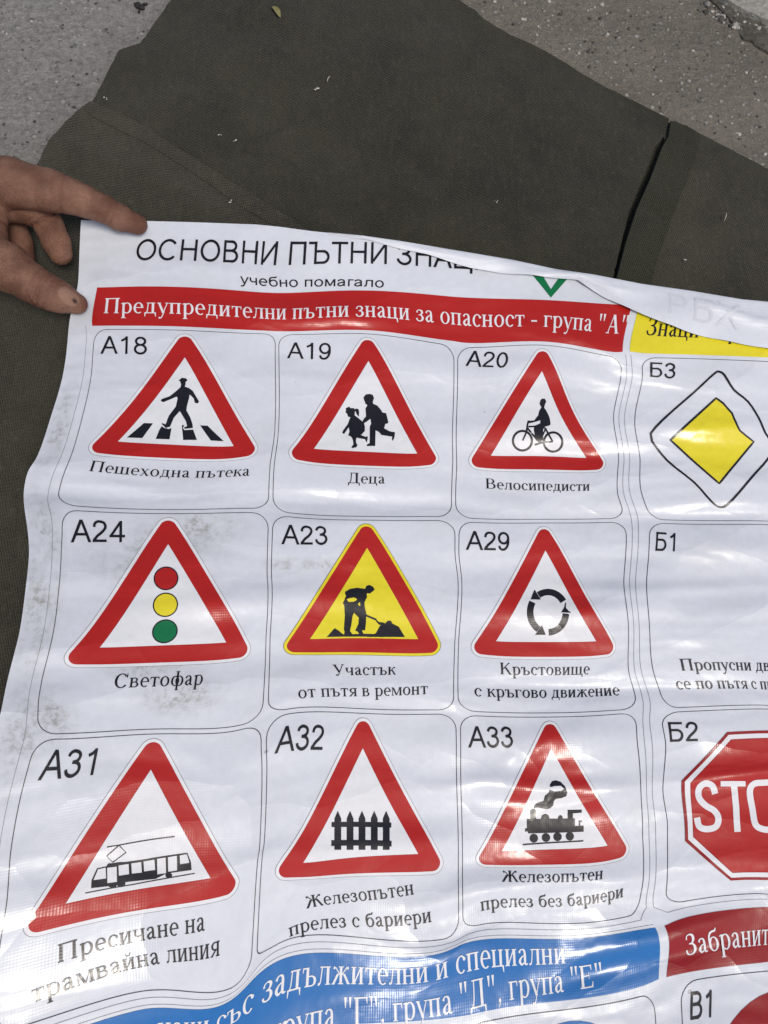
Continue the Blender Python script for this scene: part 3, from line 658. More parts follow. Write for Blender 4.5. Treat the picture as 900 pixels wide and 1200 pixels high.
def sans_glyphs():
    h, e = .716, SW / 2
    G = {}
    vs_ = lambda x, y0=0, y1=h: [[(x - e, y0), (x + e, y0), (x + e, y1), (x - e, y1)]]
    hs_ = lambda x0, x1, y: [[(x0, y - e * .92), (x1, y - e * .92), (x1, y + e * .92), (x0, y + e * .92)]]
    G['А'] = (.667, dg(.333, h, .045, 0, .1) + dg(.333, h, .622, 0, .1) + hs_(.16, .51, .25) + [[(.283, h), (.383, h), (.333, .6)]])
    G['Б'] = (.656, vs_(.12) + hs_(.08, .57, h - e) + hs_(.1, .36, .42) + hs_(.1, .36, e) + oring(.36, .232, .19, .19, -90, 90))
    G['В'] = (.667, vs_(.12) + hs_(.1, .36, h - e) + hs_(.1, .36, .385) + hs_(.1, .38, e) + oring(.35, .53, .165, .143, -90, 90) + oring(.375, .213, .19, .171, -90, 90))
    G['О'] = (.778, oring(.389, .358, .3, .325))
    G['С'] = (.722, oring(.375, .358, .29, .325, 38, 318))
    G['Н'] = (.722, vs_(.125) + vs_(.6) + hs_(.12, .6, .39))
    G['И'] = (.719, vs_(.12) + vs_(.6) + dg(.14, .06, .58, h - .06, .105))
    G['П'] = (.719, vs_(.12) + vs_(.6) + hs_(.08, .64, h - e))
    G['Т'] = (.611, vs_(.305) + hs_(.02, .59, h - e))
    G['Ъ'] = (.79, vs_(.26) + hs_(.01, .3, h - e) + hs_(.24, .52, .41) + hs_(.24, .52, e) + oring(.52, .226, .19, .184, -90, 90))
    G['З'] = (.604, cv((.06, .52), (.1, .61), (.19, .665), (.28, .675), (.4, .64), (.455, .54), (.41, .43), (.3, .38), (.2, .375)) + cv((.2, .375), (.33, .365), (.44, .31), (.495, .2), (.44, .09), (.3, .035), (.17, .06), (.07, .14), (.05, .21)))
    G['Ц'] = (.74, vs_(.12) + vs_(.59) + hs_(.08, .7, e) + vs_(.675, -.14, .06))
    # digits
    G['0'] = (.556, oring(.278, .352, .19, .325))
    G['1'] = (.556, vs_(.325) + cv((.325, .68), (.25, .6), (.12, .53)))
    G['2'] = (.556, cv((.09, .49), (.11, .59), (.18, .66), (.28, .675), (.4, .635), (.455, .53), (.43, .43), (.34, .32), (.2, .2), (.09, .06)) + hs_(.045, .5, e))
    G['3'] = (.556, cv((.085, .54), (.12, .62), (.2, .67), (.29, .67), (.39, .62), (.425, .53), (.38, .43), (.28, .385), (.22, .383)) + cv((.23, .385), (.36, .365), (.44, .3), (.465, .2), (.42, .1), (.31, .037), (.2, .045), (.11, .11), (.08, .2)))
    G['4'] = (.556, vs_(.39) + hs_(.03, .53, .2) + dg(.075, .2, .385, h - .03, .1))
    G['8'] = (.556, oring(.278, .53, .165, .147) + oring(.278, .21, .195, .175))
    G['9'] = (.556, oring(.27, .47, .185, .205) + cv((.455, .47), (.45, .3), (.4, .14), (.3, .045), (.2, .035), (.12, .08), (.09, .17)))
    # small letters
    x = .519
    vx = lambda q, y0=0, y1=x: vs_(q, y0, y1)
    G['у'] = (.5, dg(.055, x, .255, .02, .09) + dg(.45, x, .2, -.16, .085) + cv((.215, -.1), (.16, -.165), (.05, -.165)))
    G['ч'] = (.52, vx(.41) + cv((.085, .519), (.09, .33), (.16, .23), (.28, .22), (.41, .25)))
    G['е'] = (.556, oring(.278, .26, .2, .235, 0, 318) + hs_(.07, .51, .27))
    G['б'] = (.57, oring(.29, .245, .2, .215) + cv((.09, .26), (.085, .45), (.15, .6), (.29, .65), (.42, .66), (.48, .72)))
    G['н'] = (.552, vx(.11) + vx(.44) + hs_(.1, .44, .28))
    G['о'] = (.556, oring(.278, .26, .2, .235))
    G['п'] = (.54, vx(.11) + vx(.43) + hs_(.07, .47, x - e))
    G['м'] = (.69, vx(.11) + vx(.58) + dg(.13, x, .345, .03, .09) + dg(.56, x, .345, .03, .09))
    G['а'] = (.556, cv((.08, .37), (.12, .44), (.24, .48), (.36, .45), (.41, .36), (.41, .12), (.44, .02)) + cv((.41, .3), (.24, .265), (.11, .21), (.085, .11), (.16, .04), (.28, .05), (.4, .15)))
    G['г'] = (.365, vx(.11) + hs_(.07, .36, x - e))
    G['л'] = (.58, vx(.46) + hs_(.13, .5, x - e) + cv((.02, .045), (.1, .06), (.145, .2), (.155, .48)))
    G[' '] = (.278, [])
    return G
SG = sans_glyphs(); SC = {}
def sans_mesh(s):
    V, T, x, n, pen = [], [], 0.0, 0, [0.0]
    for ch in s:
        if ch not in SC:
            ad, P = SG[ch]; SC[ch] = (ad,) + (cdt(P, step=.1) if P else (np.zeros((0, 2)), []))
        ad, v, t = SC[ch]
        if len(v):
            V.append(v + [x, 0]); T += [tuple(i + n for i in f) for f in t]; n += len(v)
        x += ad; pen.append(x)
    return np.concatenate(V), T, pen
def text(name, s, a, b, cap, mat='black', parent=poster, font='serif', anchor=None, up=None, lift=0.34, bold=0):
    """letters whose base line runs from pixel a to pixel b of the photograph (for the part 'anchor' of the string); cap = capital height in mm"""
    A, B = px2uv([a, b])
    V, T, pen = (serif_mesh if font == 'serif' else sans_mesh)(s)
    i0 = s.index(anchor) if anchor else 0; i1 = i0 + len(anchor) if anchor else len(s)
    x0, x1, ch = pen[i0] + .04, pen[i1] - .04, (CP if font == 'serif' else .716)
    d = B - A; L = np.linalg.norm(d); d /= L; nn = np.array([d[1], -d[0]])
    k = L / (x1 - x0); ky = cap / ch
    if up:
        q_ = px2uv([((a[0] + b[0]) / 2, (a[1] + b[1]) / 2), ((a[0] + b[0]) / 2 + up[0], (a[1] + b[1]) / 2 + up[1])]); q_ = q_[1] - q_[0]; nn = q_ / abs(q_[1])
    Q = A + ((V[:, :1] - x0) * k) * d + (V[:, 1:2] * ky) * nn
    return put(name, mat, None, parent=parent, lift=lift, mesh2d=(Q, T))

# ---------------------------------------------------------- headings, title
def rect(a, b, c, d): return [(a, b), (c, b), (c, d), (a, d)]
put('section_heading', 'red', [rect(0, -29, 305.9, -2.5)], label='red heading strip of the warning signs')
HEAD_A = S.collection.objects[-1]
HEAD_B = put('section_heading', 'yellow', [rect(310.4, -29, 421, -2.5)], label='yellow heading strip, half hidden by the folded edge')
HEAD_C = put('section_heading', 'blue', [rect(-6, 343, 305.9, 371)], label='blue heading strip at the bottom')
HEAD_D = put('section_heading', 'dark_red', [rect(311.2, 343, 421, 371)], label='dark red heading strip at the bottom right')
text('heading_text', 'Предупредителни пътни знаци за опасност - група "А"', (122, 367.5), (733, 391.5), 10.5, 'print_white', HEAD_A, lift=.42)
text('heading_text', 'Знаци с предимство', (757, 393), (818, 396), 10.5, 'black', HEAD_B, anchor='Знаци', lift=.42)
text('heading_text', 'наци със задължителни и специални', (307, 1176), (662.5, 1128.5), 10.4, 'print_white', HEAD_C, anchor='задължителни и специални', lift=.42)
text('heading_text', 'група "Г", група "Д", група "Е"', (461, 1196.5), (707, 1154), 10.6, 'print_white', HEAD_C, anchor='група "Д", група "Е"', lift=.42)
text('heading_text', 'Забранителни', (804, 1120), (900, 1107), 11.5, 'print_white', HEAD_D, anchor='Забранит', lift=.42)
text('title', 'ОСНОВНИ ПЪТНИ ЗНАЦИ', (158, 305.5), (553, 316), 13.0, 'black', font='sans', anchor='ОСНОВНИ ПЪТНИ ЗНАЦ', up=(.3, -10))
text('subtitle', 'учебно помагало', (282, 332.5), (449.5, 337.5), 6.2, 'black', font='sans')
# green emblem, its top hidden under the fold
E_ = px2uv([(622, 320), (645.5, 349), (671, 320), (659, 320), (645.5, 339), (634, 320)])
put('emblem', 'green', [[E_[0], E_[1], E_[4], E_[5]], [E_[1], E_[2], E_[3], E_[4]]], label='green chevron emblem showing below the fold')

# panel rules
def rule(P, closed=False, wd=.28): return strips(P, wd, closed)
def opened(P): return dens(P, 1.5)[:-max(1, int(np.linalg.norm(np.array(P[-1], float) - np.array(P[0], float)) / 1.5)) + 1]
RULES = strips(opened([(-4.5, -3), (-4.5, 334), (0, 338.3), (302, 338.3), (307.7, 333), (307.7, -1)]), .25)
RULES += strips(opened([(311, -1), (311, 334), (316.5, 338.3), (421, 338.3)]), .25)
RULES += strips(opened([(-10, 341.4), (306, 341.4)]), .2)
put('ruled_lines', 'grey', RULES, step=None, lift=.2)

# ---------------------------------------------------------- the printed signs
def frame(u, v, parent, h=110):
    P = dens(rrect(u, v, u + 100, v + h, 8), 1.5)
    put('cell_frame', 'line', strips(P, .36, True), step=None, parent=parent, lift=.22)
COLS = {'A': 0, 'B': 102.2, 'C': 204.4, 'D': 316.9}; ROWS = [0, 112.5, 225, 375]

def triangle_sign(label, corners, col, row, rim='print_white', fill=None):
    P = [tuple(q) for q in px2uv(corners)]
    t = 8.6
    O = dens(fillet(offset(P, t), 4.0), 3); inner = dens(P, 3)
    o = put('warning_sign', 'red', [O], [inner], lift=.24, label=label)
    R1 = dens(fillet(offset(P, t + 1.5), 5.4), 3)
    put('sign_rim', rim, [R1], [O], step=None, parent=o, lift=.2)
    put('sign_rim', 'grey' if fill is None else 'line', [dens(fillet(offset(P, t + 1.75), 5.6), 3)], [R1], step=None, parent=o, lift=.2)
    if fill:
        put('sign_field', fill, [dens(offset(P, -.05), 3)], parent=o, lift=.22)
    else:
        put('sign_field', 'print_white', [dens(offset(P, -.05), 3)], parent=o, lift=.2)
    frame(COLS[col], ROWS[row], o)
    return o
def zoomed(box, wpx, pts):
    """points read in a magnified view of the photograph -> pixels"""
    k = (box[2] - box[0]) / wpx
    return [(box[0] + p[0] * k, box[1] + p[1] * k) + tuple(p[2:]) for p in pts]
def Q2(box, wpx, pts):
    z = zoomed(box, wpx, pts); uvq = px2uv([q[:2] for q in z])
    return [tuple(u) for u in uvq]
def pic(o, mat, polys, holes=(), box=None, wpx=900, lift=.32, name='pictogram', step=4.0):
    A = [Q2(box, wpx, P) for P in polys]; H = [Q2(box, wpx, P) for P in holes]
    return put(name, mat, A, H, step=step, parent=o, lift=lift)
def lines_px(box, wpx, L, wd):
    """stroke with a width given in pixels of the magnified view"""
    return strips([np.array(q, float) for q in L], wd)

# A18 pedestrian crossing
o = triangle_sign('pedestrian crossing warning sign with a man in a hat on zebra stripes', [(216.7, 419), (274, 523), (138, 517.7)], 'A', 0)
bx = (140, 430, 280, 530)
man = [(447, 103), (470, 84), (502, 88), (514, 104), (500, 112), (497, 138), (492, 150), (525, 162), (552, 182), (600, 262), (590, 277), (568, 272), (560, 240), (530, 210), (524, 240), (508, 300),
       (505, 330), (535, 385), (552, 438), (552, 462), (492, 468), (486, 458), (510, 448), (500, 410), (455, 335), (410, 385), (382, 452), (350, 462), (318, 432), (322, 425), (348, 434), (372, 370),
       (425, 300), (438, 240), (432, 225), (380, 248), (330, 268), (312, 258), (318, 244), (380, 222), (432, 180), (462, 152), (465, 135), (458, 112)]
pic(o, 'black', [man, [(184, 425), (253, 427), (172, 538), (57, 534)], [(300, 478), (318, 448), (335, 460), (370, 470), (392, 462), (378, 547), (273, 544)],
                 [(470, 440), (490, 440), (478, 462), (490, 478), (555, 474), (584, 552), (480, 552)], [(608, 442), (664, 445), (787, 562), (688, 556)]], box=bx)
text('code', 'А18', (119, 415), (172, 416), 11.2, parent=o, font='sans')
text('caption', 'Пешеходна пътека', (104.5, 552.3), (291.7, 558), 6.9, parent=o)

# A19 children
o = triangle_sign('children warning sign with a girl and a boy running', [(431.7, 423), (489, 531.7), (367.7, 526)], 'B', 0)
bx = (390, 450, 480, 530)
girl = [(150, 290), (175, 272), (200, 272), (205, 285), (250, 285), (255, 300), (275, 290), (300, 296), (308, 330), (305, 385), (280, 360), (265, 320), (258, 325), (255, 370), (290, 395), (345, 440), (360, 440),
        (375, 500), (375, 552), (340, 590), (330, 600), (385, 622), (400, 612), (410, 625), (398, 690), (384, 668), (378, 650), (275, 632), (270, 680), (288, 722), (272, 745), (222, 755), (218, 740), (240, 710), (235, 660), (215, 620), (180, 605),
        (195, 560), (185, 510), (130, 590), (108, 572), (118, 550), (175, 470), (205, 390), (180, 388), (165, 350), (148, 335), (155, 310)]
boy = [(358, 160), (385, 125), (430, 118), (465, 128), (482, 165), (468, 215), (470, 232), (520, 255), (560, 300), (580, 335), (625, 345), (650, 455), (640, 465), (615, 470), (600, 520), (660, 555), (728, 568), (722, 625), (700, 672), (690, 650), (694, 620), (570, 600), (540, 565), (500, 545),
       (498, 640), (496, 728), (400, 730), (394, 715), (430, 695), (432, 600), (432, 500), (448, 470), (440, 410), (400, 440), (365, 462), (350, 450), (352, 425), (388, 380), (382, 290), (405, 250), (382, 235), (375, 210), (365, 190)]
pic(o, 'black', [girl, boy], box=bx)
text('code', 'А19', (337.7, 420), (388, 421.7), 10.6, parent=o, font='sans')
text('caption', 'Деца', (408, 566.3), (450.7, 567), 6.9, parent=o)

# A20 cyclists
o = triangle_sign('cyclists warning sign with a man riding a bicycle', [(635, 435), (687, 536.7), (575, 534)], 'C', 0)
bx = (590, 455, 670, 540)
rider = [(478, 190), (468, 200), (478, 210), (484, 235), (498, 245), (492, 265), (470, 300), (455, 360), (405, 425), (350, 432), (335, 425), (325, 445), (340, 465), (385, 455), (440, 440), (485, 425), (482, 465), (400, 500), (398, 560), (425, 690), (470, 700), (520, 690), (520, 560), (530, 515), (610, 490), (620, 465),
         (608, 400), (590, 350), (555, 285), (535, 260), (545, 220), (562, 175), (545, 140), (505, 138), (485, 160)]
st_ = []
for P, wd in (([(330, 430), (315, 480), (300, 580), (250, 690)], 24), ([(325, 510), (500, 500), (560, 540)], 22), ([(315, 530), (480, 720)], 26), ([(555, 530), (470, 720)], 20), ([(555, 540), (645, 700)], 24),
              ([(470, 715), (650, 705)], 20), ([(410, 745), (560, 700)], 24)):
    st_ += strips(P, wd)
wheels = strips(circle(248, 692, 125, 128, 36), 30, True) + strips(circle(652, 710, 122, 126, 36), 30, True)
pic(o, 'black', [rider] + st_ + wheels, box=bx)
text('code', 'А20', (546.7, 429), (594, 431), 9.6, parent=o, font='sans')
text('caption', 'Велосипедисти', (569.5, 572.5), (690.7, 575.3), 6.9, parent=o)

# A24 traffic light
o = triangle_sign('traffic light warning sign with red, yellow and green discs', [(197, 637.7), (265, 753), (116.7, 759)], 'A', 1)
for (x, y), mt_ in zip(((194.7, 678), (194, 709), (193.3, 740)), ('red', 'yellow', 'green')):
    c = px2uv([(x, y)])[0]
    put('lamp_disc', mt_, [circle(c[0], c[1], 5.3)], parent=o, lift=.3)
    put('pictogram', 'black', [circle(c[0], c[1], 5.85)], [circle(c[0], c[1], 5.25)], step=None, parent=o, lift=.34)
text('code', 'А24', (84.5, 636), (146, 635.7), 11.4, parent=o, font='sans')
text('caption', 'Светофар', (133, 806.7), (236.7, 802.5), 7.2, parent=o)

# A23 road works
o = triangle_sign('road works warning sign, yellow with a man shovelling', [(430, 642), (490, 749), (363, 749)], 'B', 1, rim='yellow', fill='yellow')
bx = (375, 675, 480, 755)
digger = [(250, 160), (300, 132), (370, 120), (430, 128), (452, 130), (465, 100), (495, 92), (530, 108), (548, 138), (525, 160), (500, 178), (468, 175), (470, 215), (445, 265), (448, 310), (462, 370), (462, 400), (460, 470), (452, 545),
          (420, 548), (436, 582), (392, 584), (378, 562), (352, 548), (385, 480), (388, 420), (340, 370), (326, 400), (312, 500), (300, 552), (325, 588), (240, 592), (245, 560), (238, 540), (248, 400), (242, 300), (228, 270), (245, 240)]
pic(o, 'black', [digger, [(65, 614), (145, 525), (185, 548), (215, 575), (240, 590), (330, 585), (440, 580), (560, 585), (640, 615)], [(470, 614), (560, 575), (600, 500), (650, 480), (680, 448), (712, 450), (725, 478), (790, 510), (852, 614)]]
    + strips([(440, 375), (470, 400), (565, 440)], 20) + [[(555, 430), (590, 462), (650, 470), (640, 500), (590, 490), (560, 455)]],
    holes=[[(378, 280), (400, 262), (405, 300), (392, 300)]], box=bx)
text('code', 'А23', (331, 638), (384, 638.5), 11.2, parent=o, font='sans')
text('caption', 'Участък', (391, 791.7), (463, 790.7), 7.0, parent=o)
text('caption', 'от пътя в ремонт', (350, 819), (501, 813.5), 7.0, parent=o)

# A29 roundabout
o = triangle_sign('roundabout warning sign with three arrows in a ring', [(639, 645), (698.5, 751.5), (581, 751.5)], 'C', 1)
bx = (605, 680, 680, 755)
def arc(a0, a1, cx=445, cy=450, rx=252, ry=282, wd=92, n=14):
    return strips([(cx + rx * math.cos(math.radians(a0 + (a1 - a0) * k / n)), cy + ry * math.sin(math.radians(a0 + (a1 - a0) * k / n))) for k in range(n + 1)], wd)
pic(o, 'black', arc(-32, -122) + arc(88, 4) + arc(210, 122) + [[(200, 272), (255, 132), (345, 276)], [(690, 312), (628, 452), (768, 460)], [(412, 768), (262, 768), (360, 632)]], box=bx)
text('code', 'А29', (547, 644.5), (597.5, 645.3), 11.2, parent=o, font='sans')
text('caption', 'Кръстовище', (586.5, 790), (690.5, 790), 7.0, parent=o)
text('caption', 'с кръгово движение', (556.5, 816), (726.5, 815), 7.0, parent=o)

# A31 tram
o = triangle_sign('tram line warning sign with a drawn tram', [(176.7, 901.7), (246.7, 1029), (76.7, 1059)], 'A', 2)
bx = (95, 970, 235, 1060)
body = [(75, 455), (78, 395), (120, 305), (190, 290), (205, 268), (240, 266), (290, 258), (330, 258), (460, 240), (640, 210), (800, 188), (828, 262), (832, 318), (640, 345), (560, 385), (330, 410), (320, 440), (290, 445), (265, 430), (262, 445), (222, 452), (205, 440)]
wins = [[(92, 396), (128, 312), (185, 300), (188, 382)], [(196, 302), (268, 292), (270, 408), (198, 418)], [(282, 284), (358, 272), (362, 350), (284, 362)], [(378, 268), (452, 258), (458, 338), (382, 346)], [(470, 254), (552, 240), (558, 318), (474, 330)],
        [(572, 234), (636, 224), (640, 342), (574, 352)], [(654, 222), (722, 210), (722, 322), (656, 332)], [(742, 208), (796, 198), (815, 265), (745, 275)]]
wires = []
for P, wd in (([(195, 145), (290, 130), (705, 66)], 9), ([(285, 132), (192, 214), (238, 260), (338, 186), (285, 132)], 9), ([(30, 492), (400, 425), (855, 343)], 8)): wires += strips(P, wd)
pic(o, 'black', [body, circle(238, 430, 30, 26, 20), circle(300, 415, 34, 32, 20), circle(660, 358, 26, 20, 20)] + wires, holes=wins, box=bx)
text('code', 'А31', (45.7, 914.5), (115, 907.5), 11.4, parent=o, font='sans')
text('caption', 'Пресичане на', (68, 1128.5), (239.5, 1090.5), 7.2, parent=o)
text('caption', 'трамвайна линия', (38, 1175.5), (256.7, 1119.5), 7.2, parent=o)

# A32 level crossing with barriers
o = triangle_sign('level crossing warning sign with a picket fence', [(425, 876.7), (490, 1000.7), (355, 1011)], 'B', 2)
bx = (300, 830, 600, 1200)
pk = []
for x in (287, 330, 372, 415, 457):
    y0 = 362 - (x - 287) * .0 + 2; pk.append([(x - 12, 497), (x - 12, y0 + 24), (x, y0 - 4), (x + 12, y0 + 24), (x + 12, 497)])
pk += [[(265, 400), (475, 402), (475, 420), (265, 418)], [(264, 464), (476, 466), (476, 486), (264, 484)]]
pic(o, 'black', pk, box=bx)
text('code', 'А32', (323, 883), (378, 879), 11.2, parent=o, font='sans')
text('caption', 'Железопътен', (359.5, 1064.5), (485, 1048), 7.2, parent=o)
text('caption', 'прелез с бариери', (339.5, 1097.7), (505.7, 1080), 7.2, parent=o)

# A33 level crossing without barriers
o = triangle_sign('level crossing warning sign with a steam locomotive', [(645.7, 876.7), (712, 991), (587.5, 997.5)], 'C', 2)
bx = (600, 905, 700, 1000)
loco = [(155, 490), (192, 490), (192, 400), (205, 388), (240, 388), (252, 400), (252, 490), (302, 490), (315, 450), (350, 436), (380, 448), (396, 488), (480, 488), (490, 458), (512, 450), (528, 460), (535, 486), (585, 486), (585, 394), (735, 392), (732, 425), (640, 432), (640, 484), (662, 486),
        (660, 564), (702, 564), (702, 505), (735, 508), (735, 522), (718, 525), (718, 562), (754, 562), (754, 626), (640, 632), (170, 645), (158, 620), (136, 630), (136, 590), (155, 590)]
smoke = [(225, 385), (240, 340), (270, 318), (330, 300), (345, 245), (390, 205), (398, 130), (420, 95), (460, 85), (510, 100), (560, 150), (582, 210), (570, 250), (520, 270), (460, 278), (440, 300), (432, 350), (400, 378), (350, 388), (280, 372), (245, 372)]
whl = [circle(228, 695, 45, 47, 24), circle(356, 688, 45, 46, 24), circle(478, 680, 45, 46, 24), circle(608, 674, 44, 46, 24)]
pic(o, 'black', [loco, smoke] + whl + strips([(112, 762), (430, 740), (750, 722)], 16), box=bx)
text('code', 'А33', (550, 876), (601.5, 876), 11.2, parent=o, font='sans')
text('caption', 'Железопътен', (588.5, 1033.3), (706, 1030), 7.0, parent=o)
text('caption', 'прелез без бариери', (564, 1067.5), (730, 1051), 7.2, parent=o)

# Б3 priority road
UC = 366.9
def mirror(P): return P + [(2 * UC - q[0], q[1]) for q in P[::-1]]
def closed_spline(P, n=6):
    P = list(P); Q = smooth_line(P[-2:] + P + P[:2], n); return Q[2 * n:-2 * n - (0)][:len(P) * n]
outer = px2uv([(762.5, 508), (786.7, 483), (813, 460), (837, 438), (843, 436), (849, 440), (860, 457), (876.7, 471), (889, 490), (897, 508), (907, 524), (898, 540), (883, 557), (858, 586), (845, 594.5), (833, 587), (813, 565), (782, 540), (764, 517)])
inn = px2uv([(785.7, 515.7), (812, 491.5), (839, 466.7), (847, 472.5), (857.5, 484.5), (866.5, 504.5), (883, 517.7), (863, 542), (842.7, 566.7), (813, 541)])
inn = dens(inn, 2.5); ob_ = closed_spline([tuple(q) for q in outer], 3)
def ringed(P, wd):
    a_, b_ = ring(P, wd); ar = lambda q: abs(sum(q[i - 1][0] * q[i][1] - q[i][0] * q[i - 1][1] for i in range(len(q))))
    return (a_, b_) if ar(a_[0]) > ar(b_[0]) else (b_, a_)
o = put('priority_sign', 'yellow', [inn], lift=.24, label='priority road sign with a yellow diamond')
put('pictogram', 'black', *ringed(inn, 1.35), step=1.6, parent=o, lift=.34)
put('sign_rim', 'black', *ringed(ob_, 1.35), step=1.6, parent=o, lift=.3)
frame(COLS['D'], 0, o)
text('code', 'Б3', (761, 441.7), (790.7, 444), 10.2, parent=o, font='sans')

# Б1 give way: nothing printed in view but its code and caption
o = put('give_way_sign', 'red', [fillet([(UC - 46, 124), (UC + 46, 124), (UC, 204)], 4)], [fillet([(UC - 30, 133), (UC + 30, 133), (UC, 186)], 1)], label='give way sign') if False else None
cap_anchor = put('cell_frame', 'line', strips(dens(rrect(COLS['D'], 112.5, COLS['D'] + 100, 222.5, 8), 1.5), .36, True), step=None, lift=.22, label='empty cell of code Б1 with a caption only')
text('code', 'Б1', (767, 645.7), (794, 646.5), 11.2, parent=cap_anchor, font='sans')
text('caption', 'Пропусни движещите', (799, 786), (880.7, 786), 7.0, parent=cap_anchor, anchor='Пропусни')
text('caption', 'се по пътя с предимство', (794, 808), (887, 807.6), 7.0, parent=cap_anchor, anchor='се по пътя с')

# Б2 stop
p4 = [tuple(q) for q in px2uv([(843.8, 858.4), (798.4, 917), (798.4, 980), (850, 1032.4)])]
hw = UC - p4[1][0]; hv = (p4[3][1] - p4[0][1]) / 2; vc = (p4[0][1] + p4[3][1]) / 2; q_ = .43 * hw
octo = [(UC - q_, vc - hv), (UC + q_, vc - hv), (UC + hw, vc - q_), (UC + hw, vc + q_), (UC + q_, vc + hv), (UC - q_, vc + hv), (UC - hw, vc + q_), (UC - hw, vc - q_)]
o = put('stop_sign', 'dark_red', [dens(octo)], [dens(offset(octo, -1.7))], lift=.24, label='red octagonal stop sign with white letters')
put('sign_rim', 'print_white', [dens(offset(octo, -1.7))], [dens(offset(octo, -4.4))], parent=o, lift=.24)
put('sign_rim', 'dark_red', [dens(offset(octo, -4.4))], [dens(offset(octo, -4.9))], step=None, parent=o, lift=.24)
put('sign_field', 'red', [dens(offset(octo, -4.9))], parent=o, lift=.24)
bx = (780, 840, 900, 1050)
lt = strips(smooth_line([(330, 515), (310, 460), (262, 446), (222, 480), (222, 540), (262, 590), (325, 630), (352, 680), (335, 735), (275, 752), (225, 735), (208, 675)], 6), 42)
lt += strips([(367, 447), (533, 447)], 36) + strips([(455, 440), (470, 600), (480, 770)], 42)
lt += strips(smooth_line([(652, 440), (590, 448), (562, 500), (580, 620), (600, 720), (650, 752), (710, 755), (760, 745), (785, 690), (775, 560), (750, 470), (710, 440), (652, 440)], 6), 42)
lt += strips([(850, 440), (880, 770)], 42) + strips(smooth_line([(850, 450), (930, 450), (985, 480), (990, 550), (950, 600), (870, 605)], 6), 40)
pic(o, 'print_white', lt, box=bx, wpx=686, name='stop_lettering')
frame(COLS['D'], 225, o)
text('code', 'Б2', (784, 869.5), (818, 868.5), 11.2, parent=o, font='sans')

# the next row, just entering the picture
o = put('prohibition_sign', 'dark_red', [circle(UC, 420.5, 36.5)], [rect(UC - 26, 413, UC + 26, 425)], label='red disc of the sign with code B1')
frame(COLS['D'], 375, o)
text('code', 'В1', (808, 1195.7), (836.7, 1191.7), 11.4, parent=o, font='sans')
o = put('mandatory_sign', 'blue', [circle(258, 417, 37)], label='blue disc at the bottom edge')
frame(COLS['C'], 375, o); frame(COLS['B'], 375, o); frame(COLS['A'], 375, o)

# ---------------------------------------------------------- the top edge folded over towards the viewer
EDGE_PX = [(300, 263.5), (367, 272), (400, 276), (433, 281.5), (467, 291), (500, 298.5), (553, 314), (600, 321), (633, 324.5), (677, 328), (710, 348), (743, 365), (800, 387), (867, 403), (900, 409), (960, 424)]
fe = np.array(EDGE_PX, float); ff = np.array(FOLD_PX, float)
xs = np.linspace(385, 958, 190); V, F, UVf = [], [], []
NS = 22
for i, x in enumerate(xs):
    fp = np.array([x, np.interp(x, ff[:, 0], ff[:, 1])]); xe = x + (x - 385) / 573 * 2
    ep = np.array([xe, np.interp(xe, fe[:, 0], fe[:, 1])])
    g_ = sstep(np.array(x), 385, 640)
    gap = 0.7 + 2.8 * float(g_)
    uvf, uve = px2uv([fp, ep]); zf_ = pos([uvf])[0][2]; ze = pos([uve])[0][2]
    P0 = at(fp, zf_); P1 = at(ep, ze + gap * 0.75)
    d = P0 - P1; ln_ = np.linalg.norm(d); d /= ln_ + 1e-9
    r = min(gap / 2, ln_ * .4)
    up = np.array([0, 0, 1.0])
    for k in range(NS):
        if k < 9:
            a = math.pi * k / 8; p = P0 - d * r * .9 + d * r * math.sin(a) + up * (r - r * math.cos(a))
        else:
            t = (k - 8) / (NS - 9); q0 = P0 - d * r * .9 + up * 2 * r
            p = q0 * (1 - t) + P1 * t + up * (1.1 * math.sin(math.pi * t) * float(g_) + .9 * float(g_) * (math.sin(x / 21 + t * 3) + .6 * math.sin(x / 9.3 - t * 2)) * t + 2.6 * math.exp(-abs(t - (.25 + (x - 815) / 85 * .25)) / .09) * float(sstep(np.array(x), 790, 850)) + 1.8 * math.exp(-abs(t - .55 + (x - 700) / 160) / .1) * float(sstep(np.array(x), 640, 720)) * t)
        V.append(p); UVf.append((x / 2.1, -70 - k * 1.2))
F = [(i * NS + k, i * NS + k + 1, (i + 1) * NS + k + 1, (i + 1) * NS + k) for i in range(len(xs) - 1) for k in range(NS - 1)]
F = [f[::-1] for f in F]
FLAP = np.array(V).reshape(len(xs), NS, 3)
mesh_obj('folded_edge', V, F, M['back'], poster, uv=UVf).__setitem__('label', 'top edge of the poster folded over, showing its pale back')

# print on the hidden front showing faintly through the folded edge
M['ghost'] = vinyl('show_through', (0.635, 0.66, 0.72), rough=0.42, weave=0.9)
SG['Р'] = (.667, [[(.08, 0), (.168, 0), (.168, .716), (.08, .716)]] + ln((.1, .672), (.36, .672)) + ln((.1, .34), (.36, .34)) + oring(.36, .506, .19, .166, -90, 90))
SG['Х'] = (.667, dg(.05, .716, .6, 0, .1) + dg(.61, .716, .04, 0, .1))
V2, T2, _ = sans_mesh('РБХ')
V2 = V2 / V2.max(0)
xi = np.clip((776 + V2[:, 0] * 88 - 385) / 573 * (len(xs) - 1), 0, len(xs) - 2); ki = 9 + (1 - V2[:, 1]) * 7.5 + .8
i0_, k0_ = xi.astype(int), ki.astype(int); fx, fk = (xi - i0_)[:, None], (ki - k0_)[:, None]
Pg = (FLAP[i0_, k0_] * (1 - fx) * (1 - fk) + FLAP[i0_ + 1, k0_] * fx * (1 - fk) + FLAP[i0_, k0_ + 1] * (1 - fx) * fk + FLAP[i0_ + 1, k0_ + 1] * fx * fk) + [0, 0, .16]
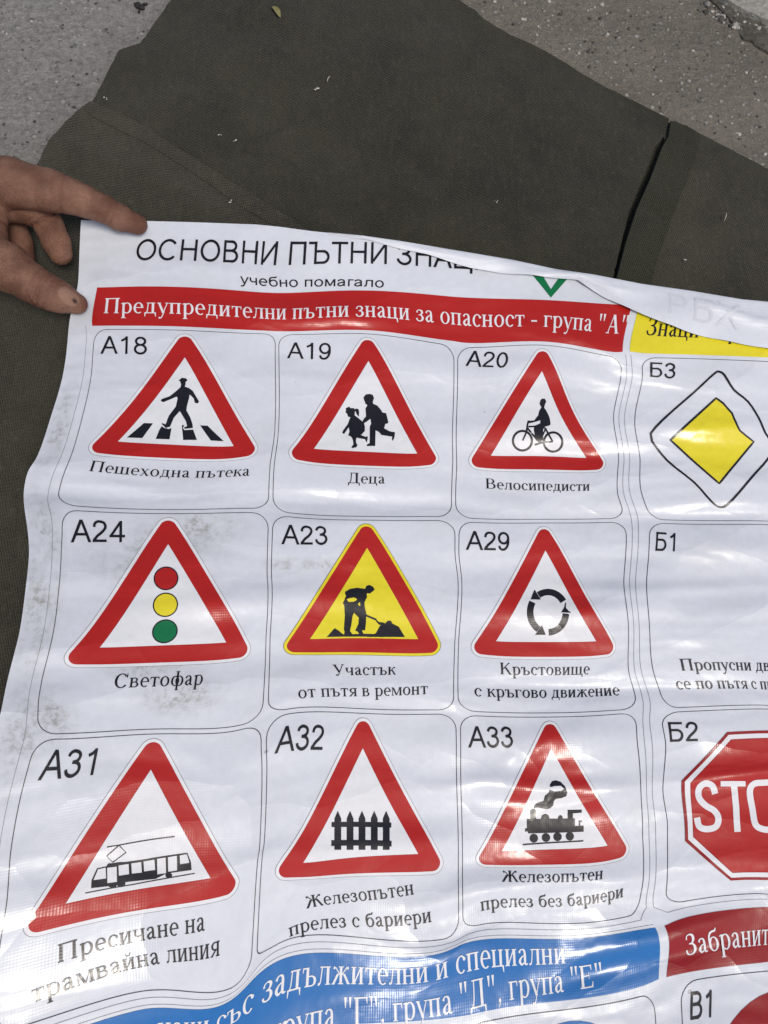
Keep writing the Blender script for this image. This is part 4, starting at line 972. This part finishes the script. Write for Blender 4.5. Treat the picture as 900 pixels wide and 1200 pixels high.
mesh_obj('show_through_print', Pg, T2, M['ghost'], poster, uv=np.stack([xi * 3, ki], -1))

# ------------------------------------------------------------------ the hand holding the poster's corner
def seg_d(P, a, b, ra, rb):
    ab = b - a; t = np.clip(((P - a) @ ab) / (ab @ ab), 0, 1)
    return np.linalg.norm(P - a - t[..., None] * ab, axis=-1) - (ra + (rb - ra) * t)
def smin(a, b, k):
    h = np.clip(.5 + .5 * (b - a) / k, 0, 1); return b + (a - b) * h - k * h * (1 - h)
def J(x, y, z): return at((x, y), z)
def chain(P, joints, k=2.5):
    d = None
    for (a, ra), (b, rb) in zip(joints[:-1], joints[1:]):
        q = seg_d(P, a, b, ra, rb); d = q if d is None else smin(d, q, k)
    return d
IDX = [(J(-130, 215, 62), 14), (J(-50, 208, 63), 13.6), (J(12, 214, 62), 12.6), (J(60, 224, 60), 10.9), (J(80, 229, 58), 9.3), (J(100, 236, 55), 8.2), (J(122, 245, 51), 7.5), (J(140, 255, 46), 6.9), (J(161, 263, 40.5), 5.7)]
THB = [(J(-150, 262, 62), 18), (J(-90, 278, 60), 16), (J(-30, 298, 57), 14.5), (J(8, 313, 54), 12.4), (J(40, 334, 50), 9.9), (J(54, 341, 48.5), 9.4), (J(70, 348, 46), 8.2), (J(90, 356, 42.5), 5.7)]
MID = [(J(-130, 235, 52), 13), (J(-50, 232, 50), 11), (J(15, 240, 47), 9.0), (J(48, 250, 42), 8.3), (J(57, 264, 39), 7.8), (J(66, 284, 36), 7.5), (J(71, 297, 35), 6.6)]
RNG = [(J(-130, 250, 44), 13), (J(-60, 250, 42), 10.5), (J(-8, 250, 35), 8.4), (J(13, 262, 29), 7.8), (J(22, 284, 26), 7.4), (J(28, 302, 25), 6.2)]
PNK = [(J(-130, 262, 38), 12), (J(-70, 268, 34), 9), (J(-30, 280, 28), 7.5), (J(-12, 300, 24), 6.5), (J(-8, 316, 22), 5.6)]
PALM = [(J(-330, 225, 58), 25), (J(-240, 232, 57), 24), (J(-170, 240, 55), 23), (J(-100, 242, 54), 19)]
WEB = [(J(-16, 216, 56), 11), (J(-16, 252, 54), 9.8), (J(-14, 298, 53), 11)]
def hand_sdf(P):
    idx = chain(P, IDX); th = chain(P, THB, 3); mid = chain(P, MID); rng = chain(P, RNG); pnk = chain(P, PNK)
    f = smin(idx, mid, 1.6); f = smin(f, rng, 1.4); f = smin(f, pnk, 1.4)
    pm = smin(chain(P, PALM, 8), chain(P, WEB, 4), 8)
    d = smin(smin(f, pm, 5), th, 4)
    # skin folds over the joints
    for (j0, j1, t, dep, wd, R) in CREASES:
        a, b = j0, j1; ax = (b - a) / np.linalg.norm(b - a); c = a + (b - a) * t
        q = P - c; s_ = q @ ax; rr = np.linalg.norm(q, axis=-1)
        s_ = s_ + 0.5 * np.sin(q[..., 2] * .9 + t * 9) + .3 * np.sin((q[..., 0] + q[..., 1]) * .8)
        d = d + 1.45 * dep * np.exp(-(s_ / wd) ** 2) * np.clip((R - rr) / 3, 0, 1)
    e = nail_e(P)
    d = d + 0.45 * np.exp(-((e - 1.05) / .1) ** 2) * (P[..., 2] > NC[2] - 1) - 0.15 * np.clip(1 - e, 0, .4)
    return d
def _c(ch, i, t, dep=.4, wd=.55, R=13): return (ch[i][0], ch[i + 1][0], t, dep, wd, R)
CREASES = [_c(THB, 4, .15, .45), _c(THB, 4, .42, .4), _c(THB, 4, .7, .5), _c(THB, 4, .98, .45), _c(THB, 5, .3, .3), _c(THB, 3, .6, .3), _c(THB, 3, .2, .22),
           _c(IDX, 3, .2, .3), _c(IDX, 3, .75, .35), _c(IDX, 2, .8, .3), _c(IDX, 5, .8, .25), _c(IDX, 6, .15, .3), _c(IDX, 6, .5, .22), _c(MID, 3, .6, .9, .7), _c(MID, 3, .2, .4),
           _c(IDX, 1, .55, .6, 1.0, 18), _c(IDX, 1, .75, .5, .8, 18), _c(WEB, 0, .5, .6, .9, 14), _c(WEB, 1, .3, .5, .8, 14)]
TA = (THB[-1][0] - THB[4][0]); TA /= np.linalg.norm(TA)
NC = THB[6][0] * .35 + THB[7][0] * .65 + np.array([0, 0, 6.4]) + TA * 1.0
NS_ = np.cross([0, 0, 1.0], TA); NS_ /= np.linalg.norm(NS_)
NC = NC - NS_ * 0.6
def nail_e(P):
    q = P - NC; return np.sqrt(((q @ TA) / 6.0) ** 2 + ((q @ NS_) / 4.7) ** 2) + np.where(q[..., 2] < -5, 3, 0)
def surface_nets(fun, lo, hi, h):
    n = np.ceil((hi - lo) / h).astype(int) + 1
    ax = [lo[i] + h * np.arange(n[i]) for i in range(3)]
    Dv = np.empty(n, np.float32)
    for i in range(n[0]):
        Y, Z = np.meshgrid(ax[1], ax[2], indexing='ij')
        Dv[i] = fun(np.stack([np.full_like(Y, ax[0][i]), Y, Z], -1))
    ins = Dv < 0
    c = [ins[a:n[0] - 1 + a, b:n[1] - 1 + b, c_:n[2] - 1 + c_] for a in (0, 1) for b in (0, 1) for c_ in (0, 1)]
    sm = sum(q.astype(np.int8) for q in c); act = (sm > 0) & (sm < 8)
    ids = -np.ones(act.shape, int); A = np.argwhere(act); ids[act] = np.arange(len(A))
    acc = np.zeros((len(A), 3)); cnt = np.zeros(len(A))
    offs = [(a, b, c_) for a in (0, 1) for b in (0, 1) for c_ in (0, 1)]
    for p in range(8):
        for q in range(p + 1, 8):
            if sum(abs(offs[p][k] - offs[q][k]) for k in range(3)) != 1: continue
            d0 = Dv[tuple((A + offs[p]).T)]; d1 = Dv[tuple((A + offs[q]).T)]
            m_ = (d0 < 0) != (d1 < 0); t = np.where(m_, d0 / np.where(d0 == d1, 1, d0 - d1), 0)
            pt = np.array(offs[p]) + t[:, None] * (np.array(offs[q]) - np.array(offs[p]))
            acc[m_] += pt[m_]; cnt[m_] += 1
    V = lo + h * (A + acc / cnt[:, None])
    F = []
    for k in range(3):
        i, j = [(1, 2), (2, 0), (0, 1)][k]
        e = np.zeros(3, int); e[k] = 1
        a0 = ins[:-1, :-1, :-1]; a1 = ins[e[0]:n[0] - 1 + e[0], e[1]:n[1] - 1 + e[1], e[2]:n[2] - 1 + e[2]]
        ch = np.argwhere(a0 != a1); ch = ch[(ch[:, i] > 0) & (ch[:, j] > 0)]
        di = np.zeros(3, int); di[i] = 1; dj = np.zeros(3, int); dj[j] = 1
        q = [ids[tuple((ch - x).T)] for x in (di * 0, di, di + dj, dj)]
        Q = np.stack(q, -1); fl = a0[tuple(ch.T)]
        Q[fl] = Q[fl][:, ::-1]
        F.append(Q[(Q >= 0).all(1)])
    return V, np.concatenate(F)

mt, t, p = nodes('skin'); L = t.links.new
M['skin'] = mt
at_ = N(t, 'ShaderNodeAttribute'); at_.attribute_name = 'tint'
sc_ = N(t, 'ShaderNodeSeparateColor'); L(at_.outputs['Color'], sc_.inputs[0])
tc = N(t, 'ShaderNodeTexCoord')
n1 = N(t, 'ShaderNodeTexNoise', Scale=60.0, Detail=4.0, Roughness=0.6); L(tc.outputs['Object'], n1.inputs['Vector'])
n2 = N(t, 'ShaderNodeTexNoise', Scale=600.0, Detail=4.0, Roughness=0.7); L(tc.outputs['Object'], n2.inputs['Vector'])
vo = N(t, 'ShaderNodeTexVoronoi', Scale=900.0); vo.feature = 'DISTANCE_TO_EDGE'; L(tc.outputs['Object'], vo.inputs['Vector'])
c = mixc(t, ramp(t, n1.outputs[0], .38, .64), (0.155, 0.070, 0.045), (0.285, 0.152, 0.103))
c = mixc(t, math_node(t, 'MULTIPLY', ramp(t, n2.outputs[0], .45, .75), .4), c, (0.12, 0.055, 0.032))
c = mixc(t, math_node(t, 'MULTIPLY', sc_.outputs[1], .6), c, (0.14, 0.045, 0.03))
c = mixc(t, math_node(t, 'MULTIPLY', sc_.outputs[0], .7), c, (0.36, 0.215, 0.155))
c = mixc(t, sc_.outputs[2], c, (0.03, 0.012, 0.01))
L(c, p.inputs['Base Color'])
p.inputs['Roughness'].default_value = .55; p.inputs['Specular IOR Level'].default_value = .35
p.inputs['Subsurface Weight'].default_value = .05; p.inputs['Subsurface Radius'].default_value = (1, .35, .2); p.inputs['Subsurface Scale'].default_value = .002
h1 = math_node(t, 'ADD', math_node(t, 'MULTIPLY', n2.outputs[0], .8), math_node(t, 'MULTIPLY', ramp(t, vo.outputs['Distance'], 0, .12), .35))
bp = N(t, 'ShaderNodeBump', Strength=.85); bp.inputs['Distance'].default_value = .0007; L(h1, bp.inputs['Height']); L(bp.outputs[0], p.inputs['Normal'])

allj = np.array([q[0] for ch in (IDX, THB, MID, RNG, PNK, PALM, WEB) for q in ch])
V, F = surface_nets(hand_sdf, allj.min(0) - [27, 22, 24], allj.max(0) + [12, 24, 22], 0.95)
hand = mesh_obj('person', V, F, M['skin'])
tag(hand, "person's bare hand reaching in from the left, thumb and forefinger pinching the poster corner", 'hand')
ca = hand.data.color_attributes.new('tint', 'FLOAT_COLOR', 'POINT')
e = nail_e(V); nailm = np.clip((1.0 - e) / .15, 0, 1)
cr = np.zeros(len(V))
for (j0, j1, tt, dep, wd, R) in CREASES:
    ax = (j1 - j0) / np.linalg.norm(j1 - j0); q = V - (j0 + (j1 - j0) * tt); s_ = q @ ax
    cr = np.maximum(cr, np.exp(-(s_ / (wd * 1.3)) ** 2) * np.clip((R - np.linalg.norm(q, axis=1)) / 3, 0, 1) * min(1, dep * 2))
for tip in (IDX[-1][0], MID[-1][0], RNG[-1][0], THB[-1][0]):
    cr = np.maximum(cr, .55 * np.clip(1 - np.linalg.norm(V - tip, axis=1) / 17, 0, 1))
sp = NC + TA * 3.6 + NS_ * -0.6
spm = np.clip(1.5 - np.linalg.norm((V - sp)[:, :2], axis=1) / 1.1, 0, 1) * (V[:, 2] > NC[2] - 4)
col = np.stack([nailm, cr, spm, np.ones(len(V))], -1).astype(np.float32)
ca.data.foreach_set('color', col.ravel())
sm_ = hand.modifiers.new('soften', 'SMOOTH'); sm_.factor = .5; sm_.iterations = 2

# ------------------------------------------------------------------ small things lying about
def grain(c, r, sd_):
    """an irregular little stone: a jittered icosphere-like lump"""
    V, F = [], []; rnd = random.Random(sd_); na, nb = 7, 5
    sx, sy, sz = rnd.uniform(.7, 1.3), rnd.uniform(.7, 1.2), rnd.uniform(.45, .8)
    for j in range(nb):
        ph = math.pi * j / (nb - 1)
        for i in range(na):
            th = 2 * math.pi * i / na; k = r * rnd.uniform(.75, 1.15)
            V.append((c[0] + k * sx * math.sin(ph) * math.cos(th), c[1] + k * sy * math.sin(ph) * math.sin(th), c[2] + k * sz * math.cos(ph)))
    for j in range(nb - 1):
        for i in range(na): F.append((j * na + i, (j + 1) * na + i, (j + 1) * na + (i + 1) % na, j * na + (i + 1) % na))
    return V, F
mt, t, p = nodes('grit'); M['grit'] = mt
ob = N(t, 'ShaderNodeAttribute'); ob.attribute_name = 'tone'
t.links.new(ob.outputs['Color'], p.inputs['Base Color']); p.inputs['Roughness'].default_value = .9
Vg, Fg, Cg = [], [], []
rnd = random.Random(3)
def scatter(px_poly_fun, n, rmin, rmax, dark=.4):
    k = 0
    while k < n:
        x, y = rnd.uniform(-30, 930), rnd.uniform(-40, 230)
        if not px_poly_fun(x, y): continue
        q = at((x, y), 0); r = rmin + (rmax - rmin) * rnd.random() ** 3
        v, f = grain((q[0], q[1], gz(q[0], q[1]) + r * .15), r, rnd.random())
        b = len(Vg); Vg.extend(v); Fg.extend([tuple(i + b for i in ff_) for ff_ in f])
        tn = rnd.uniform(.05, .14) if rnd.random() < dark else rnd.uniform(.2, .45)
        Cg.extend([(tn * 1.05, tn, tn * .92, 1)] * len(v)); k += 1
scatter(lambda x, y: y < np.interp(x, [535, 650, 785, 900, 930], [-5, 65, 136, 195, 212]) and x > 530, 800, .3, 1.7)
scatter(lambda x, y: y < np.interp(x, [-30, 45, 105, 165, 200], [230, 185, 115, 48, -10]) and x < 200, 330, .3, 1.2, .55)
scatter(lambda x, y: 0 < y - np.interp(x, [820, 845, 900, 930], [-16, 0, 26, 40]) < 30 and x > 822, 130, .8, 3.2, .35)
gr = mesh_obj('grit', Vg, Fg, M['grit']); tag(gr, kind='stuff', label='loose sandy grit on the concrete beside the tarp', cat='grit')
ca = gr.data.color_attributes.new('tone', 'FLOAT_COLOR', 'POINT'); ca.data.foreach_set('color', np.array(Cg, np.float32).ravel())

def plain(name, col, rough=.8):
    mt, t, p = nodes(name); p.inputs['Roughness'].default_value = rough
    tc = N(t, 'ShaderNodeTexCoord'); n_ = N(t, 'ShaderNodeTexNoise', Scale=500.0, Detail=3.0); t.links.new(tc.outputs['Object'], n_.inputs['Vector'])
    t.links.new(mixc(t, n_.outputs[0], tuple(x * .6 for x in col), tuple(min(1, x * 1.4) for x in col)), p.inputs['Base Color'])
    return mt
M['leaf'] = plain('dry_leaf', (0.21, 0.19, 0.075)); M['straw'] = plain('straw', (0.36, 0.34, 0.27)); M['tar'] = plain('dark_lump', (0.02, 0.018, 0.018)); M['fluff'] = plain('pale_fluff', (0.5, 0.49, 0.44))
def blade(name, pxa, pxb, wd, z, mat, arch=1.0):
    """a leaf or straw: a narrow curved strip with a midrib fold"""
    a, b = at(pxa, z), at(pxb, z); d = b - a; n_ = np.array([-d[1], d[0], 0]); n_ /= np.linalg.norm(n_); V, F = [], []; K = 9
    for i in range(K):
        t = i / (K - 1); w_ = wd * math.sin(math.pi * (.06 + .88 * t)) ** .8; c = a + d * t + np.array([0, 0, arch * math.sin(math.pi * t)]) + n_ * wd * .3 * math.sin(t * 4)
        for s_, zz in ((-1, .35), (0, 0), (1, .35)): V.append(c + n_ * s_ * w_ + [0, 0, zz * wd * .6])
        for s_ in (-1, 0, 1): V.append(c + n_ * s_ * w_ * .9 + [0, 0, (.35 if s_ else 0) * wd * .6 - .25])
    for i in range(K - 1):
        for o_ in (0, 1):
            q = i * 6 + o_; F.append((q, q + 1, q + 7, q + 6)); F.append((q + 3, q + 9, q + 10, q + 4))
    o = mesh_obj(name, V, F, M[mat]); return o
tag(blade('dry_leaf', (319, 8), (329, 20), 1.9, 9.0, 'leaf'), 'small dry yellowish leaf on the tarp near its upper edge', 'leaf')
tag(blade('straw_bit', (383, 96), (387, 89), .32, 9.0, 'straw'), 'thin pale straw bit in the middle of the dark tarp', 'straw')
tag(blade('straw_bit', (851, 249), (849, 259), .3, 7.6, 'straw'), 'thin pale straw bit on the tarp right of the hem', 'straw')
V, F = [], []
for i, (x, y, r) in enumerate(((161, 6, 2.6), (166, 9, 2.9), (170, 5, 1.8), (163, 14, 1.3))):
    q = at((x, y), 1.2); v, f = grain((q[0], q[1], 1.4), r, i + 40); b = len(V); V += v; F += [tuple(k + b for k in ff_) for ff_ in f]
tag(mesh_obj('dark_lump', V, F, M['tar'], smooth=True), 'dark crumbly lump on the grey concrete beside the tarp', 'debris')
for (x, y, r, lb) in ((371, 106, .9, 'largest pale fluff speck on the middle of the tarp'), (276, 165, .7, 'pale fluff speck on the tarp just right of the fold'), (272, 244, .8, 'pale fluff speck on the folded canvas above the title'),
                      (126, 124, .6, 'pale fluff speck at the corner of the folded flap'), (258, 158, .5, 'tiny pale speck left of the fluff near the fold'), (580, 238, .6, 'pale fluff speck on the tarp above the poster'), (801, 305, .6, 'pale fluff speck on the tarp right of the hem, near the poster')):
    V, F = [], []
    for k in range(4):
        q = at((x + rnd.uniform(-2.5, 2.5), y + rnd.uniform(-1.6, 1.6)), 7.0 if x < 300 and y > 120 else 6.0); v, f = grain((q[0], q[1], (13.6 if (x < 280 and y > 200) or x == 126 else 7.6)), r * rnd.uniform(.45, 1), rnd.random())
        b = len(V); V += v; F += [tuple(i + b for i in ff_) for ff_ in f]
    tag(mesh_obj('fluff_speck', V, F, M['fluff']), lb, 'lint', group='pale specks on the tarp')
